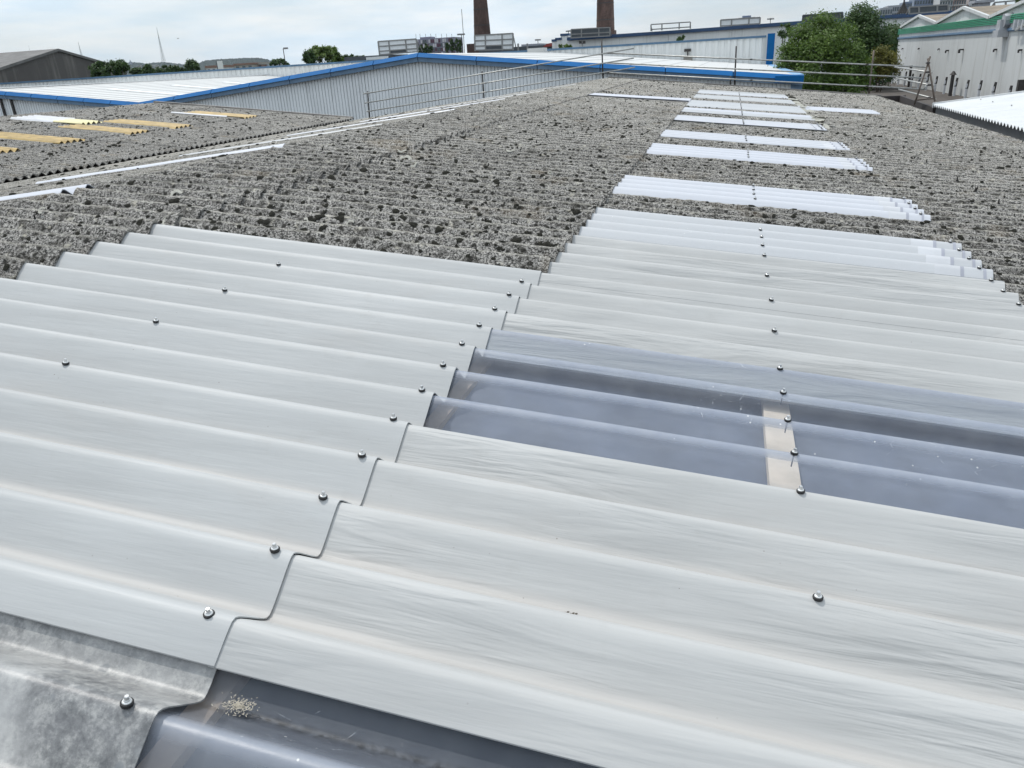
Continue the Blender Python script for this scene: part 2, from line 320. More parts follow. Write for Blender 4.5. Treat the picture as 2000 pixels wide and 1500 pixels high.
def sheet_mesh(name, u0, u1, va, vb, mat, nper=12, du=.1, thick=.006, lap=.006, dz=0, rough=0, edge=None, sag=0, tilt=0, nearlift=0, midx=None):
    nv = max(4, int(round((vb-va)/PK*nper))+1); nu = max(2, int(round((u1-u0)/du))+1)
    u = np.linspace(u0, u1, nu); v = np.linspace(va, vb, nv); U, Vv = np.meshgrid(u, v, indexing='ij')
    Z = prof(Vv) + dz + lap*(U-u0)/(u1-u0) + tilt*(Vv-va)
    if nearlift: Z = Z + nearlift*np.clip(1-(Vv-va)/.16, 0, 1)**1.5
    if sag: Z = Z + sag*vnoise(U, Vv, Z*0, 1.7)
    if rough:
        Z = Z + rough*(1.0*vnoise(U, Vv, Z, 24)+.9*vnoise(U, Vv, Z, 60)+.8*vnoise(U, Vv, Z, 130))
        if edge:
            e = rough*2.2*vnoise(U*0, Vv, Z*0+3, 30); U = U + e*((U-u0)/(u1-u0) > .999)
    A = np.stack([U, Vv, Z], -1); T = A.reshape(-1, 3); idx = np.arange(nu*nv).reshape(nu, nv)
    Q = np.stack([idx[:-1, :-1], idx[1:, :-1], idx[1:, 1:], idx[:-1, 1:]], -1).reshape(-1, 4)
    ring = np.concatenate([idx[:, 0], idx[-1, 1:], idx[-2::-1, -1], idx[0, -2:0:-1]])
    P = T[ring]; B = P.copy(); B[:, 2] -= thick; n = len(ring); b = len(T)
    i = np.arange(n); j = (i+1) % n
    SQ = np.stack([b+j, b+i, b+n+i, b+n+j], -1)
    VA = np.clip(-prof(Vv)/DEP, 0, 1).ravel(); VA = np.concatenate([VA, VA[ring], VA[ring]])
    me = fastmesh(name, np.concatenate([T, P, B]), np.concatenate([Q, SQ]), mat, smooth=np.concatenate([np.ones(len(Q), bool), np.zeros(n, bool)]))
    me.attributes.new('valley', 'FLOAT', 'POINT').data.foreach_set('value', VA.astype(np.float32))
    return me
def put(name, me, frame, root, label=None):
    o = bpy.data.objects.new(name, me); COL.objects.link(o); o.parent = root
    # own origin at the centre of its mesh
    n = len(me.vertices); a = np.empty(n*3, np.float32); me.vertices.foreach_get('co', a); a = a.reshape(-1, 3); c = (a.min(0)+a.max(0))/2
    me.vertices.foreach_set('co', (a-c).ravel()); me.update()
    o.matrix_local = Matrix.Translation(-Vector(root.location)) @ frame @ Matrix.Translation(Vector(c.tolist()))
    o['c0'] = 0; del o['c0']
    if label: o['label'] = label
    return o, Vector(c.tolist())

# ------------------------------------------------------------------ the workshop with the big grey roof
VF = 18.95
UB = [UR, -1.965, -0.50, 1.05, 2.12, 3.06]     # ends of the sheet rows, down the slope
shop = thing('workshop_building', (.4, 9.5, 0), 'foreground workshop roof of lichened grey corrugated sheets patched with new white ones', 'building')
eav = FR @ Vector((3.02, 0, 0)); eavl = FL @ Vector((6.25, 0, 0))

# fixings: black rubber ring, domed steel washer, hexagon head
def lathe(prof_, n, m):
    mb = MB(); vs = []
    for r, z in prof_:
        for i in range(n): t = 2*math.pi*i/n; vs.append((r*math.cos(t), r*math.sin(t), z))
    fs = [(a*n+i, a*n+(i+1) % n, (a+1)*n+(i+1) % n, (a+1)*n+i) for a in range(len(prof_)-1) for i in range(n)]
    fs.append(tuple(range((len(prof_)-1)*n, len(prof_)*n))); mb.add(vs, fs, m); return mb
def bolt_mesh(s=1.0, n=14):
    mb = MB()
    for p, nn, m in (([(.0080, -.003), (.0086, .0004), (.0084, .0020), (.0072, .0027)], n, 0), ([(.0064, .0024), (.0062, .0034), (.0052, .0046), (.0042, .0050)], n, 1), ([(.0046, .005), (.0047, .0062), (.0042, .0066)], n, 2), ([(.0036, .0064), (.0036, .0108), (.0029, .0118)], 6, 2)):
        q = lathe([(r*s, z*s) for r, z in p], nn, m); mb.add(q.v, q.f, m)
    me = bpy.data.meshes.new('bolt'); me.from_pydata(mb.v, [], mb.f)
    for m in ('rubber', 'washer_steel', 'bolt_steel'): me.materials.append(M[m])
    me.polygons.foreach_set('material_index', mb.m); return me
BM = bolt_mesh(.86); BMF = bolt_mesh(.9, 7)
def shank_mesh():
    mb = MB().tube((0, 0, -.030), (0, 0, 0), .0014, 6); me = bpy.data.meshes.new('shank'); me.from_pydata(mb.v, [], mb.f); me.materials.append(M['steel_dark']); return me
def bolt(sheet, c, u, k, z=0.0, far=False, jit=.004):
    o = bpy.data.objects.new('bolt', BMF if far else BM); COL.objects.link(o); o.parent = sheet
    if sheet.name in ZB: z = ZB[sheet.name](u)+.0022
    o.location = Vector((u+rng.uniform(-jit, jit), kv(k)+rng.uniform(-.003, .003), z)) - c
    o.rotation_euler = (rng.uniform(-.12, .12), rng.uniform(-.1, .1), rng.uniform(0, 6)); return o
def hook_mesh():
    mb = MB(); q = lathe([(.012, -.004), (.011, .004), (.006, .008), (.0045, .026), (.002, .034)], 7, 0); mb.add(q.v, q.f)
    me = bpy.data.meshes.new('hook_bolt'); me.from_pydata(mb.v, [], mb.f); me.materials.append(M['old_bolt_and_void']); return me
HM = hook_mesh()

OLD = []       # (u0,u1,va,vb,row) of every old sheet, for moss
def old_sheet(row, ka, kb):      # ka < kb : ka is the far edge
    u0, u1 = UB[row]-(.13 if row else 0), UB[row+1]
    vb, va = min(kv(ka), VF), kv(kb)
    if vb-va < .05: return
    d = max(0, (va+vb)/2)
    if d < 5.2: nper, du, th = 16, .014, .009
    elif d < 9: nper, du, th = 12, .035, .009
    else: nper, du, th = 8, .16, .010
    me = sheet_mesh('old_sheet', u0, u1, va, vb, M['asbestos'], nper, du, th, .018, rng.uniform(-.002, .002), .0058 if du < .1 else .004, edge=True, sag=.006)
    o, c = put('old_sheet', me, FR, shop)
    OLD.append((UB[row], u1, va, vb)); return o, c
hook_rows = {0: [-2.36], 1: [-1.30], 2: [.22], 3: [1.55], 4: [2.45, 2.98]}
nh = 0
def hooks(oc, row, ka, kb):
    global nh
    o, c = oc
    for u in hook_rows[row]:
        for k in range(math.ceil(ka), math.floor(kb)+1):
            if row == 2 and any(l[0]-3 < k < l[1]+3 for l in LIGHTS+[(-9, -5)]): continue
            if (k % 3 == 0 if kv(k) < 8 else k % 4 == 0) and rng.random() < .62 and kv(k) < VF-.2 and nh < 290:
                h = bpy.data.objects.new('hook_bolt', HM); COL.objects.link(h); h.parent = o; nh += 1
                h.location = Vector((u+rng.uniform(-.02, .02), kv(k)+rng.uniform(-.01, .01), .004)) - c; h.rotation_euler = (rng.uniform(-.25, .25), rng.uniform(-.2, .3), 0); h.scale = [rng.uniform(.55, .85)]*3
def run(row, ka, kb):            # fill with sheets of seven corrugations
    k = kb
    while k > ka+.3:
        a = max(ka, k-7); r = old_sheet(row, a, k)
        if r: hooks(r, row, a, k)
        k = a
KF = (V0-VF)/PK
LIGHTS = [(-16.5, -12.4), (-28.45, -24.4), (-36.75, -32.2), (-49.2, -44.1), (-58.4, -53.2), (-70.2, -61.4), (-82.2, -75.4), (-94.3, -86.4)]
run(0, KF, 22)
run(1, -65.9, -1.25); run(1, KF, -70.4); 
run(3, KF, -73.6); run(3, -68.2, 14); run(4, KF, 14)
edges = [-9.3] + [e for l in LIGHTS for e in (l[1], l[0])] + [KF]
for i in range(0, len(edges), 2): run(2, edges[i+1]-.15, edges[i]+.15)

# new white sheets and rooflights
def new_sheet(name, row, ka, kb, mat, lap=.007, dz=0, du=.06, nper=20, u0=None, u1=None, nearlift=0, sag=.003, thick=.0022, label=None):
    a = UB[row]-.12 if u0 is None else u0; b = UB[row+1] if u1 is None else u1
    me = sheet_mesh(name, a, b, kv(kb), kv(ka), M[mat], nper, du, thick, lap, dz, 0, sag=sag, nearlift=nearlift)
    o, c = put(name, me, FR, shop, label); ZB[o.name] = lambda u: dz+lap*(u-a)/(b-a); return o, c
ZB = {}
SW = 'new white corrugated sheet with drawn-out wrinkles in its film'
w1 = new_sheet('white_sheet', 1, -1.30, 5.2, 'white_grp_smooth', .0036, .0042, .03)
w2 = new_sheet('white_sheet', 1, 4.75, 11.33, 'white_grp_smooth', .0036, .0062, .03, nearlift=.0065)
d1 = new_sheet('rooflight_sheet', 1, 10.8, 18.8, 'dirty_grp', .004, .001, .03, label='weathered cloudy rooflight sheet in the near left corner, blotched grey')
w3 = new_sheet('white_sheet', 2, -5.45, -.8, 'white_grp', .006, .0022, .03, u0=-.56)
w4 = new_sheet('white_sheet', 2, -1.2, 3.66, 'white_grp', .006, .0014, .03, u0=-.56, thick=.001)
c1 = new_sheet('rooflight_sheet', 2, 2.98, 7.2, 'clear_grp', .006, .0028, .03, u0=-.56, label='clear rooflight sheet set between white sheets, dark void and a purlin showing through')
w5 = new_sheet('white_sheet', 2, 6.84, 11.325, 'white_grp', .006, .0050, .03, u0=-.51, nearlift=.0085)
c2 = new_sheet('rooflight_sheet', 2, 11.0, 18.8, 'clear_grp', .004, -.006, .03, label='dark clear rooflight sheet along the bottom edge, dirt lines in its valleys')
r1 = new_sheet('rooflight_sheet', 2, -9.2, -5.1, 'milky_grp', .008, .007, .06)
for k in range(0, 12): bolt(*(w1 if k < 5 else w2), -.531, k, .0155 if k >= 5 else .0125)
bolt(*d1, -.541, 12, .012)
for k in (1, 3): bolt(*w1, -1.29, k, .010)
for k in (5, 7): bolt(*w2, -1.29, k, .0125)
for k, s_, z in ((9, w5, .009), (7, w5, .009), (6, c1, .0065), (5, c1, .0065), (4, c1, .0065), (3, c1, .0065), (1, w4, .003), (-1, w3, .006), (-3, w3, .006), (-5, w3, .007), (-6, r1, .012), (-7, r1, .012), (-8, r1, .012)):
    bolt(*s_, .228, k, z)
SH = shank_mesh()
for k in (4, 5, 6):
    for c_ in [x for x in c1[0].children if abs((x.location+c1[1]).y-kv(k)) < .02]:
        o = bpy.data.objects.new('shank', SH); COL.objects.link(o); o.parent = c1[0]; o.location = c_.location
for k in range(-5, -2): bolt(*w3, 1.008, k, .010)
for k in range(-9, -5): bolt(*r1, 1.008, k, .014)
def strip(sheet, c, u, k0, k1, wd, z, mat, name='sealant_strip'):
    me = sheet_mesh(name, u-wd/2, u+wd/2, kv(k1), kv(k0), M[mat], 12, wd, .001, 0, z)
    o = bpy.data.objects.new(name, me); COL.objects.link(o); o.parent = sheet; o.location = -c; return o
for uu, ww, mm in ((.90, .10, 'strip_white'), (.945, .012, 'sealant'), (1.022, .01, 'sealant')):
    strip(*r1, uu, -9.15, -5.3, ww, ZB[r1[0].name](uu)+(.0008 if mm == 'strip_white' else .0016), mm)
for n, (a, b) in enumerate(LIGHTS):
    mid = [a, b] if b-a < 5 else ([a, (a+b)/2, b] if b-a < 9.5 else [a, a+(b-a)/2, b])
    for q in range(len(mid)-1):
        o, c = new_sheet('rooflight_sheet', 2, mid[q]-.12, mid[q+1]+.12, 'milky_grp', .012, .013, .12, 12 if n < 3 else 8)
        for k in range(math.ceil(mid[q]), math.floor(mid[q+1])+1):
            bolt(o, c, .222, k, .024, True, .002)
            if n < 4: bolt(o, c, 1.005, k, .032, True)
        if n < 4:
            for uu, ww, mm in ((.905, .09, 'strip_white'), (.945, .012, 'sealant'), (1.015, .010, 'sealant')): strip(o, c, uu, mid[q], mid[q+1], ww, ZB[o.name](uu)+(.0008 if mm == 'strip_white' else .0016), mm)
        if n >= 3: strip(o, c, .222, mid[q], mid[q+1], .012, ZB[o.name](.222)+.001, 'lap_dark', 'lap_strip')
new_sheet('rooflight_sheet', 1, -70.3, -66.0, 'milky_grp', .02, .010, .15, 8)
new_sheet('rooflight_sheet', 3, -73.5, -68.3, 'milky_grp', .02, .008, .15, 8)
# pale repair mastic along the right ends of the far rooflights
mb = MB()
for i in range(34):
    k = rng.uniform(-95, -47); u = 1.10+rng.uniform(-.03, .05); p = [(u+rng.uniform(-.05, .05)+.07*math.cos(t), kv(k)+.05*math.sin(t), 0) for t in np.linspace(0, 6.28, 7)[:-1]]
    pts = [(x, y, float(prof(np.array(y)))+.030) for x, y, _ in p]; mb.add([FR @ Vector(q) for q in pts], [tuple(range(6))])
mb.build('mastic_patch', M['lichen'], shop, kind='stuff')

# left slope of the same roof, seen at a grazing angle
def left_sheet(frame, root, name, mat, u0, u1, va, vb, lap, dz, nper=8, du=.2, rough=.004, th=.01, label=None):
    me = sheet_mesh(name, u0, u1, va, vb, M[mat], nper, du, th, lap, dz, rough, edge=bool(rough), sag=.005 if rough else 0)
    return put(name, me, frame, root, label)
LB = [0, 2.15, 4.2, 6.22]
v = .5
lights_l = [(2.80, 3.02), (4.50, 4.74), (6.2, 6.45), (8.0, 8.26), (10.0, 10.3), (12.4, 12.7), (15, 15.4)]
for r in range(3):
    v = -1.0
    while v < VF-.1:
        b = min(v+PK*7, VF); cut = [l for l in lights_l if r == 0 and l[0] < b and l[1] > v]
        if cut:
            if cut[0][0]-v > .15: left_sheet(FL, shop, 'old_sheet', 'asbestos_far', LB[r]-.0, LB[r+1], v, cut[0][0], .02, 0)
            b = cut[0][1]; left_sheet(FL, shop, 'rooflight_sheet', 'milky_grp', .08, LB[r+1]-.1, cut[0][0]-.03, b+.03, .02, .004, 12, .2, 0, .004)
        else:
            left_sheet(FL, shop, 'old_sheet', 'asbestos_far', LB[r]-(.12 if r else 0), LB[r+1], v, b, .02, rng.uniform(-.002, .002), 12 if b < 9 else 8, .12 if b < 9 else .25)
        v = b
# structure under the sheets
def fbox(name, mat, frame, u0, u1, v0_, v1, z0, z1, root):
    mb = MB().box((u0, v0_, z0), (u1, v1, z1)); mb.v = [tuple(frame @ Vector(p)) for p in mb.v]; return mb.build(name, mat, root)
for u in (-1.93, -1.29, -.502, .226, 1.0, 2.1, 2.95):
    fbox('purlin', M['timber_dark' if u == -.502 else 'timber'], FR, u-(.030 if u == .226 else .018), u+(.030 if u == .226 else .018), -1.4, VF-.1, -.2, -.0615, shop)
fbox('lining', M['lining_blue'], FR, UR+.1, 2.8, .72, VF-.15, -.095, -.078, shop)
fbox('lining', M['lining_shade'], FR, UR+.1, 2.8, -1.4, .715, -.097, -.08, shop)  # near part coloured darker: dark void and weaker reflection painted in
mb = MB(); yb0, yb1 = -1.5, VF-.05
mb.box((eavl.x+.2, yb0, 0), (eavl.x+.4, yb1, eavl.z-.12)); mb.box((eav.x-.3, yb0, 0), (eav.x-.1, yb1, eav.z-.12))
mb.prism([(eavl.x+.4, yb1-.2, 0), (eav.x-.3, yb1-.2, 0), (eav.x-.3, yb1-.2, eav.z-.13), (rid.x, yb1-.2, rid.z-.09), (eavl.x+.4, yb1-.2, eavl.z-.13)], (0, .2, 0))
mb.prism([(eavl.x+.4, yb0, 0), (eav.x-.3, yb0, 0), (eav.x-.3, yb0, eav.z-.13), (rid.x, yb0, rid.z-.09), (eavl.x+.4, yb0, eavl.z-.13)], (0, .2, 0))
mb.build('wall', M['concrete'], shop)
mb = MB().box((eavl.x+.4, yb0+.2, .02), (eav.x-.3, yb1-.2, .08)); mb.build('floor', M['lining'], shop)
mb = MB(); a = FR @ Vector((UR+.02, VF+.02, .0)); b = FR @ Vector((3.2, VF+.02, .0)); mb.beam(a+Vector((0, 0, -.01)), b+Vector((0, 0, -.01)), .10, .07); mb.build('verge_flashing', M['flashing_grey'], shop)
mb = MB(); b = FL @ Vector((6.22, VF+.02, 0)); mb.beam(a+Vector((0, 0, -.03)), b+Vector((0, 0, -.03)), .10, .05); mb.build('verge_flashing', M['flashing_grey'], shop)
# valley gutter at the right eaves
mb = MB(); gx0, gx1, gz = eav.x-.05, eav.x+.30, eav.z-.30
mb.box((gx0, 0, gz), (gx1, 21.5, gz+.02)); mb.build('valley_gutter', M['gutter_brown'], shop)
mb = MB(); gx0, gx1 = eavl.x-.32, eavl.x+.05; mb.box((gx0, 0, eavl.z-.34), (gx1, VF, eavl.z-.32)); mb.build('valley_gutter', M['gutter_brown'], shop)

# moss cushions and lichen rosettes on the right slope
def cushions(n, frame, us, vs, rs, hs, mat, name, root, zoff=.006, seg=7, rows=None, lapv=.018):
    if rows is not None:
        ri = np.clip(np.searchsorted(np.array(rows), us)-1, 0, len(rows)-2); r0 = np.array(rows)[ri]; r1_ = np.array(rows)[ri+1]; ex = np.where(ri > 0, .13, 0)
        zoff = (.002+lapv*(us-r0+ex)/(r1_-r0+ex))[:, None]
    zt_ = zoff[:, 0] if rows is not None else zoff
    k = np.arange(seg)*2*np.pi/seg
    jr = nr.uniform(.5, 1.35, (n, seg)); ju = rs[:, None]*jr*np.cos(k)*1.6; jv = rs[:, None]*jr*np.sin(k)
    def ring(f, h):
        U = us[:, None]+ju*f; Vv = vs[:, None]+jv*f; return np.stack([U, Vv, prof(Vv)+zoff+hs[:, None]*h], -1)
    R0, R1 = ring(1, -.5), ring(.72, .75); T = np.stack([us, vs, prof(vs)+zt_+hs], -1)[:, None]
    A = np.concatenate([R0, R1, T], 1); w_ = 2*seg+1; base = np.arange(n)[:, None]*w_; i = np.arange(seg); j = (i+1) % seg
    q1 = np.stack([i, j, seg+j], -1); q2 = np.stack([i, seg+j, seg+i], -1); q3 = np.stack([seg+i, seg+j, np.full(seg, 2*seg)], -1)
    Q = (base[:, None, :]+np.concatenate([q1, q2, q3])[None]).reshape(-1, 3)
    me = fastmesh(name, A.reshape(-1, 3), Q, M[mat], smooth=np.ones(len(Q), bool)); o, c = put(name, me, frame, root); o['kind'] = 'stuff'; return o
def on_old(us, vs):
    ok = np.zeros(len(us), bool)
    for a, b, c, d in OLD: ok |= (us > a+.02) & (us < b-.03) & (vs > c+.01) & (vs < d-.01)
    return ok
n = 46000; us = nr.uniform(UR+.03, 3.03, n); vs = nr.uniform(1.6, VF-.1, n); ph = nr.normal(.27, .17, n)
vs = V0-PK*(np.round((V0-vs)/PK)+ph); rs = np.clip(nr.lognormal(-5.0, .40, n), .003, .0145)
clus = vnoise(us, vs, us*0, 1.6)+nr.uniform(-.35, .35, n) > .03
ok = on_old(us, vs) & clus & ((us > -2.0) | (nr.random(n) < .35)); us, vs, rs = us[ok], vs[ok], rs[ok]
cushions(len(us), FR, us, vs, rs, rs*.32, 'moss', 'moss', shop, rows=UB, seg=6)
n = 2600; us = nr.uniform(.1, 6.1, n); vs = nr.uniform(1, VF-.1, n); rs = np.clip(nr.lognormal(-4.4, .4, n), .006, .03)
keep = ~np.any([(vs > a-.1) & (vs < b+.1) & (us < 2.3) for a, b in lights_l], axis=0); cushions(int(keep.sum()), FL, us[keep], vs[keep], rs[keep], rs[keep]*.4, 'moss', 'moss', shop, rows=LB, lapv=.02)
n = 260; us = nr.uniform(UR+.05, 3.3, n); vs = nr.uniform(1.7, 17, n); ok = on_old(us, vs); us, vs = us[ok], vs[ok]
seg = 12; verts = []; faces = []
spots = list(zip(us, vs, nr.uniform(.008, .022, len(us)))) + [(-2.28, 2.95, .035), (-2.33, 2.78, .03), (-2.20, 3.05, .028), (-2.38, 2.62, .026), (-1.99, 2.52, .03), (-1.85, 4.55, .04), (-1.95, 4.75, .035), (-1.7, 4.3, .03), (-1.2, 4.2, .03), (-1.35, 5.2, .035)]
for u_, v_, r_ in spots:
    b = len(verts); a0 = rng.uniform(0, 6.28); span = rng.uniform(3.4, 6.0); rr = [rng.uniform(.8, 1.2) for _ in range(seg)]
    for i in range(seg):
        t = a0+span*i/(seg-1)
        for f, h in ((1.0, .002), (.82, .007), (.60, .002)):
            uu = u_+r_*f*rr[i]*math.cos(t); vv = v_+r_*f*rr[i]*math.sin(t)*.9; verts.append((uu, vv, float(prof(np.array(vv)))+.013+h))
    for i in range(seg-1):
        for q in (0, 1): faces.append((b+3*i+q, b+3*i+q+1, b+3*i+q+4, b+3*i+q+3))
me = fastmesh('lichen_rosettes', np.array(verts), np.array(faces), M['lichen']); o, c = put('lichen_rosettes', me, FR, shop); o['kind'] = 'stuff'

# small litter lying on the sheets
def on_roof(u, k, z=0): return FR @ Vector((u, kv(k), float(prof(np.array(kv(k))))+z))
mb = MB(); base = on_roof(-.458, 11.47, .004)
for i in range(330):
    t = rng.uniform(0, 6.28); r = abs(rng.gauss(0, .012)); p = base+Vector((r*math.cos(t)*1.1+.006, r*math.sin(t)*.6-.004, rng.uniform(0, .004))); a = Vector((rng.uniform(-1, 1), rng.uniform(-1, 1), rng.uniform(-.4, .4))).normalized()*rng.uniform(.0007, .0018)
    mb.beam(p-a, p+a, .0006, .0004)
tag(mb.build('fibre_shavings', M['shavings']), 'small heap of pale cut fibres at the sheet corner near the bottom left', 'shavings', kind='stuff')
mb = MB(); p = on_roof(-.105, 9.55, .005)
for i in range(5):
    a = p+Vector((-.008+.004*i, .001*math.sin(i*2), .0012*(i % 2))); mb.add([a, a+Vector((.005, .0022, .001)), a+Vector((.0045, -.0016, .0018)), a+Vector((.0005, -.002, .0004)), a+Vector((.0025, 0, .003))], [(0, 1, 4), (1, 2, 4), (2, 3, 4), (3, 0, 4), (0, 3, 2, 1)])
tag(mb.build('dead_leaf', M['leaf_litter']), 'curled dark dead leaf lying on a white sheet left of the lone bolt', 'leaf')
mb = MB(); p = on_roof(-.02, 10.75, .006)
mb.tube(p+Vector((-.003, 0, 0)), p+Vector((.0005, -.0004, .0008)), .0011, 6); mb.tube(p+Vector((.0005, -.0004, .0008)), p+Vector((.0032, .0006, .0002)), .0011, 6)
tag(mb.build('twig_fragment', M['leaf_litter']), 'tiny dark twig fragment lying on the white sheet nearest the bottom edge', 'twig')

# ------------------------------------------------------------------ roof across the left valley
XL = eavl.x-.34; far2 = PY(300, 200, 18.95); RXL, RZL = far2.x, far2.z
shop2 = thing('workshop_building', (RXL, 9.5, 0), 'grey corrugated roof with yellowed rooflights across the left valley gutter', 'building')
al2 = math.atan2(RZL-(eavl.z+.03), XL-RXL); Lr = math.hypot(RZL-eavl.z-.03, XL-RXL)
F2 = Matrix(((math.cos(al2), 0, math.sin(al2), RXL), (0, 1, 0, 0), (-math.sin(al2), 0, math.cos(al2), RZL), (0, 0, 0, 1)))
F2L = Matrix(((-math.cos(al2), 0, -math.sin(al2), RXL), (0, 1, 0, 0), (-math.sin(al2), 0, math.cos(al2), RZL), (0, 0, 0, 1)))
B2 = [0, Lr/3, 2*Lr/3, Lr+.06]
F2i = F2.inverted()
def hit2(px, py):
    d = ray(px, py); o = F2i @ C0; dd = F2i.to_3x3() @ d; t = -o.z/dd.z; return o+dd*t
yl = [((40, 230), (190, 241), 'strip_white', 'half white, half yellow'), ((120, 248), (285, 258), 'yellow_grp', 'a'), ((210, 237), (368, 247), 'yellow_grp', 'a'), ((360, 221), (497, 229), 'yellow_grp', 'a'), ((-40, 260), (143, 277), 'yellow_grp', 'a'), ((-150, 284), (22, 296), 'yellow_grp', 'a')]
ylr = []
for a, b, m, s in yl:
    p, q = hit2(*a), hit2(*b); vm = (p.y+q.y)/2; ylr.append((p.x, q.x, vm, m))
for r in range(3):
    v = 4.0
    while v < VF-.1:
        b = min(v+PK*7, VF)
        left_sheet(F2, shop2, 'old_sheet', 'asbestos_far', B2[r]-(.12 if r else 0), B2[r+1], v, b, .02, rng.uniform(-.003, .003), 8, .3, .005, .012); v = b
v = 4.0
while v < VF-.1:
    b = min(v+PK*14, VF); left_sheet(F2L, shop2, 'old_sheet', 'asbestos_far', 0, Lr, v, b, 0, 0, 6, .6, 0, .012); v = b
for i, (a, b, vm, m) in enumerate(ylr):
    if i == 0:
        mid = a+(b-a)*.6
        left_sheet(F2, shop2, 'rooflight_sheet', 'strip_white', a, mid, vm-.38, vm+.3, .01, .034, 8, .3, 0, .006, 'bleached white rooflight patch beside a pale yellow one'); left_sheet(F2, shop2, 'rooflight_sheet', 'yellow_pale', mid-.1, b, vm-.34, vm+.24, .01, .042, 8, .3, 0, .006, 'pale yellow rooflight patch')
    else:
        left_sheet(F2, shop2, 'rooflight_sheet', 'yellow_grp', a, b, vm-.30, vm+.30, .01, .030, 10, .2, .003, .006, 'yellowed rooflight sheet')
        left_sheet(F2, shop2, 'lap_strip', 'strip_white', a-.25, a+(b-a)*.75, vm-.345, vm-.305, .01, .030, 8, .3, 0, .004)
n = 3800; us = nr.uniform(.1, Lr-.1, n); vs = nr.uniform(5, VF-.1, n); rs = np.clip(nr.lognormal(-4.2, .4, n), .008, .035)
keep = ~np.any([(vs > c-.5) & (vs < c+.45) & (us > a-.3) & (us < b+.1) for a, b, c, m in ylr], axis=0); cushions(int(keep.sum()), F2, us[keep], vs[keep], rs[keep], rs[keep]*.45, 'moss', 'moss', shop2, rows=B2, lapv=.02)
mb = MB(); a = F2 @ Vector((0, VF+.04, .0)); b = F2 @ Vector((Lr, VF+.04, .0)); mb.beam(a, b, .10, .07); mb.build('verge_flashing', M['flashing_grey'], shop2)
mb = MB(); mb.box((XL-.05, 3.5, eavl.z-.33), (XL-.03, VF-.1, eavl.z+.005)); mb.build('eaves_void_shade', M['old_bolt_and_void'], shop2)  # black board added to paint the dark voids under the sheet ends
mb = MB(); mb.box((XL-.45, 0, 0), (XL-.25, VF-.1, eavl.z-.16)); mb.prism([(2*RXL-XL, VF-.3, 0), (XL-.25, VF-.3, 0), (XL-.25, VF-.3, eavl.z-.12), (RXL, VF-.3, RZL-.09), (2*RXL-XL, VF-.3, eavl.z-.12)], (0, .2, 0)); mb.build('wall', M['concrete'], shop2)

# ------------------------------------------------------------------ white roof beyond the right gutter
XR = 3.76; pr = PX(2000, 246, XR); ZR = pr.z; YRF = PX(1830, 195, XR).y
sh3 = thing('workshop_building', (XR+3, 9, 0), 'low roof of clean white corrugated sheets with a dark grey fascia beyond the right gutter', 'building')
a3 = .1; F3 = Matrix(((math.cos(a3), 0, -math.sin(a3), XR-.06), (0, 1, 0, 0), (math.sin(a3), 0, math.cos(a3), ZR-.012), (0, 0, 0, 1)))
v = 3.0
while v < YRF-.05:
    b = min(v+1.022, YRF)
    for r in range(3):
        me = sheet_mesh('white_sheet', r*2.2, r*2.2+2.3, v, b, M['roof_white_cool'], 8 if v < 12 else 6, .5, .006, -.012, .012+.001*r)
        A = np.empty(len(me.vertices)*3, np.float32); me.vertices.foreach_get('co', A); A = A.reshape(-1, 3); A[:, 2] -= 0; me.vertices.foreach_set('co', A.ravel())
        o, c = put('white_sheet', me, F3, sh3)
        if v > 8:
            for u in (.7, 1.6):
                k = round((V0-(v+b)/2)/PK); h = bpy.data.objects.new('bolt', BMF); COL.objects.link(h); h.parent = o; h.location = Vector((r*2.2+u, kv(k), .012)) - c; h.scale = (1.4,)*3
    v = b
mb = MB(); mb.box((XR, 3, ZR-.62), (XR+.06, YRF-.02, ZR-.062)); mb.build('fascia', M['fascia_dark'], sh3)
mb = MB(); mb.box((XR+.06, 3, 0), (XR+.25, YRF-.06, ZR-.63)); mb.prism([(XR+.25, YRF-.25, 0), (XR+6.6, YRF-.25, 0), (XR+6.6, YRF-.25, ZR+.55), (XR+.25, YRF-.25, ZR-.1)], (0, .2, 0)); mb.build('wall', M['clad_grey'], sh3)
mb = MB(); a = F3 @ Vector((0, YRF+.02, -.02)); b = F3 @ Vector((6.8, YRF+.02, -.02)); mb.beam(a, b, .05, .09); mb.build('verge_flashing', M['roof_white_cool'], sh3)
# dark box gutter beyond the end of that roof
q0 = PY(1772, 187, 20.4); q1 = PY(1826, 196, 17.0)
gb = thing('box_gutter', (q1.x, 18.6, q1.z-.3), 'dark brown box gutter end beside the scaffold frame', 'gutter')
mb = MB(); mb.beam((XR+.0, YRF+.08, ZR-.22), (XR+.10, 20.9, ZR-.20), .06, .30); mb.build('side_panel', M['gutter_brown'], gb)
mb = MB(); mb.box((XR-.5, 20.9, ZR-.34), (XR+.2, 20.96, ZR-.05)); mb.build('end_plate', M['gutter_brown'], gb)

